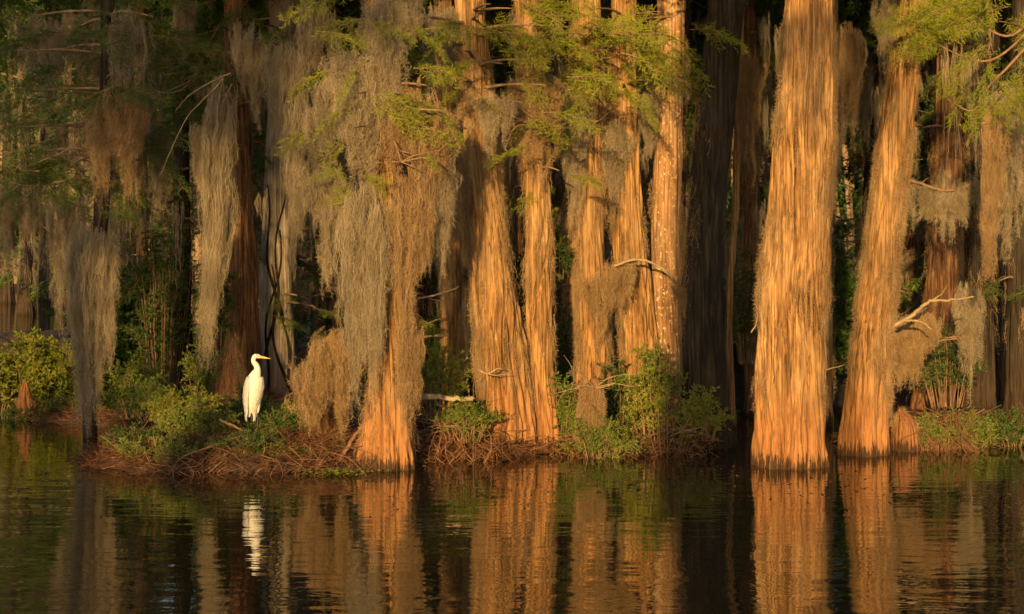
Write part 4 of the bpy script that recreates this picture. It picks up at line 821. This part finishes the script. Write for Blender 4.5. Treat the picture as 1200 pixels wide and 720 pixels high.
# ------------------------------------------------------------------ deeper forest
protoT=[]
for k in range(4):
    T=trunk_geo([(600,500,44+6*k),(600,430,34+4*k),(600,300,28+3*k),(600,100,26+3*k),(600,0,24+3*k)],29.22,500+k,res=.55,fl=(.10,6)); bx,by=T.c(0.0)
    t=thing('cypress_tree',(bx,by,0),'shaded cypress standing deep in the swamp behind the front row','tree','shaded cypresses in the background')
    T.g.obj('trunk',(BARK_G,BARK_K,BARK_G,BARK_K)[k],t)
    o=coat_geo(T,700,1.2,7,L=(.3,.9),off=.12,w=.011,seed=k,patchy=.35).obj('moss_coat',MOSS,t,False); o['kind']='stuff'
    o=bpy.data.objects.new('crown',CROWN_D[k%3]); COL.objects.link(o); o.parent=t; protoT.append(t)
    rq=np.random.default_rng(640+k); gt=Geo(); gm=Geo(); gf=Geo(); oo=np.array(t['_o'])
    for q in range(26):
        z=rq.uniform(1.6,8); a=rq.random()*6.28; Lq=rq.uniform(.8,2.2); sq=np.linspace(0,1,9); dq=np.array([math.cos(a),math.sin(a),0])
        Pq=np.array([oo[0],oo[1],z])+np.outer(sq*Lq,dq)+np.outer(-.5*Lq*sq**2+.15*Lq*sq,[0,0,1])+rq.normal(size=(9,3))*.05*sq[:,None]
        gt.add(*tube(Pq,np.linspace(.022,.004,9),4))
        for q2 in range(5):
            b=Pq[rq.integers(2,9)]; e=b+rq.normal(size=3)*np.array([.35,.35,.25])-np.array([0,0,.12]); gt.add(*tube(smooth_path([b,(b+e)/2+rq.normal(size=3)*.06,e],6),np.linspace(.007,.002,6),3))
        if q%2==0: moss_geo(Pq[3:8],np.array([.5,.9,1.1,.8,.4])*rq.uniform(.5,1.3),70,.06,4,8,.011,.75,640+q,geo=gm)
        if q%3==0:
            src=LOWG[q%3]; M=euler_mat(rq.normal()*.5,.3,a+rq.normal()*.4)*rq.uniform(.7,1.2); off=0
            for V,Fa,mm in zip(src.V,src.F,src.M): gf.add(V@M.T+Pq[5],Fa-off,int(mm[0])); off+=len(V)
    gt.obj('limbs',LIMB,t); o=gm.obj('hanging_moss',MOSS,t,False); o['kind']='stuff'; gf.obj('foliage',[NEEDLE_D,LIMB],t,False)
r=np.random.default_rng(21); used=[]; cnt=0
for k in range(400):
    Y=r.uniform(33,62); px=r.uniform(-160,1360); x=X_(px,Y)
    if px<110: continue
    if any((x-a)**2+(Y-b)**2<1.35**2 for a,b in used): continue
    used.append((x,Y)); t=protoT[cnt] if cnt<4 else copy_tree(protoT[r.integers(4)])
    t.location=(x,Y,0); t.rotation_euler=(r.normal()*.025,r.normal()*.03,r.random()*6.28); s=r.uniform(.75,1.3); t.scale=(s,s,s*r.uniform(.9,1.2)); cnt+=1
    if cnt>=70: break
for k,(px,Y,sc) in enumerate([(-60,70,1.2),(-25,92,1.4),(8,105,1.5),(30,84,1.2),(52,110,1.5),(74,96,1.3),(95,80,1.2),(-90,88,1.4),(-45,110,1.5),(118,74,1.1)]):
    t=copy_tree(protoT[2*(k%2)]); t.location=(X_(px,Y),Y,0); t.rotation_euler=(0,0,k*1.7); t.scale=(sc,sc,sc*1.05)
# the far treeline across the open water
g=Geo(); rr=np.random.default_rng(31); n=150000
x=rr.uniform(-120,120,n); y=rr.uniform(143,175,n); top=19+12*noise2(x*.09+40,y*.05,61)+3*noise2(x*.4,y*.2,62); z=rr.random(n)**.8*top
B=np.stack([x,y,z+.1],-1); D=rdir(n,.8,rr); S=norm(np.cross(D,rr.normal(size=D.shape)))
g.add(*diamonds(B,D,S,rr.uniform(.3,.75,n),rr.uniform(.2,.45,n)))
n=70000; x=rr.uniform(-140,140,n); y=rr.uniform(172,185,n); z=rr.random(n)*(24+9*noise2(x*.07+20,y*.05,63))
B=np.stack([x,y,z],-1); D=rdir(n,.8,rr); g.add(*diamonds(B,D,norm(np.cross(D,rr.normal(size=D.shape))),rr.uniform(1.2,2.4,n),rr.uniform(.9,1.6,n)))
for k in range(120):
    xx=rr.uniform(-120,120); yy=rr.uniform(142,160); g.add(*tube([(xx,yy,-.5),(xx+rr.normal()*.4,yy,5),(xx+rr.normal(),yy,19)],[.5,.3,.15],6),1)
tag(g.obj('far_woods',[LEAF_D,LIMB],None,False),kind='stuff')

# ------------------------------------------------------------------ trees on the near shore behind the viewer and beside the view: they cast the shade
SUN_AZ,SUN_EL=math.radians(11),math.radians(8)       # sun behind the viewer's left shoulder
sd=np.array([-math.sin(SUN_AZ)*math.cos(SUN_EL),-math.cos(SUN_AZ)*math.cos(SUN_EL),math.sin(SUN_EL)])
def side_tree(x,y,s=1.0,k=0):
    t=copy_tree(protoT[k%4]); t.location=(x,y,0); t.rotation_euler=(0,0,k*1.3)
    for ch in list(t.children):
        if ch.name.split('.')[0] in ('limbs','hanging_moss','foliage','moss_coat'): bpy.data.objects.remove(ch); t.scale=(s,s,s); tag(t,'cypress of the open stand around the view, outside the picture','tree','cypresses outside the picture'); return t
def back(px,py,Y,dist):                     # the point that shades photo spot (px,py) at depth Y from a given distance
    return W(px,py,Y)+sd*dist
for k,(px,Y,dist,sc) in enumerate([(20,29,42,1.15),(120,28,37,1.2),(215,28,44,1.2),(330,27,40,1.2),(-90,30,46,1.2)]):
    p=back(px,200,Y,dist); t=side_tree(p[0],p[1],sc,k); t.scale=(sc,sc,(1.15,1.4,1.42,1.4,1.2)[k])
for k,(x,y,sc) in enumerate([(-10.6,30.5,1.0),(-12.8,35.5,1.1),(-15,42,1.2),(-16.0,47,1.2),(-18.5,52,1.2),(-12.9,39.5,1.0)]): side_tree(x,y,sc,k+2)
for k,(px,Y,dist) in enumerate([(990,24,31)]):
    p=back(px,200,Y,dist); t=side_tree(p[0],p[1],1.0,k); t.scale=(.36,.36,1.24)
# unseen bare snag, added so that its shadow darkens the leaning trunk
s0=[back(827,520,26.0,33),back(825,400,26.0,33),back(829,230,26.0,33),back(838,110,26.0,33),back(852,-40,26.0,33)]
sg=thing('shade_snag',(s0[0][0],s0[0][1],0),'tall bare snag added outside the picture to shade the dark trunk','tree')
P=np.array(s0); P=np.vstack([P[0]+np.array([0,0,-5.4]),P,P[-1]+(P[-1]-P[-2])*.4]); g=Geo(); g.add(*tube(smooth_path(P,40),np.linspace(.60,.50,40),20,.12,4)); g.obj('trunk',BARK_G,sg)

# ------------------------------------------------------------------ light, camera
w=bpy.data.worlds.new('World'); SC.world=w; w.use_nodes=True; nt=w.node_tree
bg=nt.nodes['Background']; sky=nt.nodes.new('ShaderNodeTexSky'); sky.sky_type='NISHITA'; sky.sun_disc=False
sky.sun_elevation=SUN_EL; sky.sun_rotation=math.atan2(sd[0],sd[1]); bg.inputs[1].default_value=.125
nt.links.new(sky.outputs[0],bg.inputs[0])
l=bpy.data.lights.new('sun','SUN'); l.energy=5.0; l.angle=math.radians(.6); l.color=(1.0,.64,.235)
lo=bpy.data.objects.new('sun',l); COL.objects.link(lo)
from mathutils import Vector
lo.rotation_euler=Vector(-sd).to_track_quat('-Z','Y').to_euler()
cam=bpy.data.cameras.new('camera'); co=bpy.data.objects.new('camera',cam); COL.objects.link(co); SC.camera=co
co.location=(0,0,H); co.rotation_euler=(PI/2,0,0); cam.sensor_width=36; cam.lens=36*F/1200; cam.shift_y=-(360-YH)/1200; cam.clip_end=3000; cam.clip_start=.1
SC.view_settings.view_transform='Standard'; SC.view_settings.look='None'; SC.view_settings.exposure=.92; SC.view_settings.gamma=1
SC.cycles.max_bounces=5; SC.cycles.diffuse_bounces=3; SC.cycles.glossy_bounces=3; SC.cycles.transmission_bounces=3; SC.cycles.use_denoising=True
for o in bpy.data.objects:
    if '_o' in o: del o['_o']
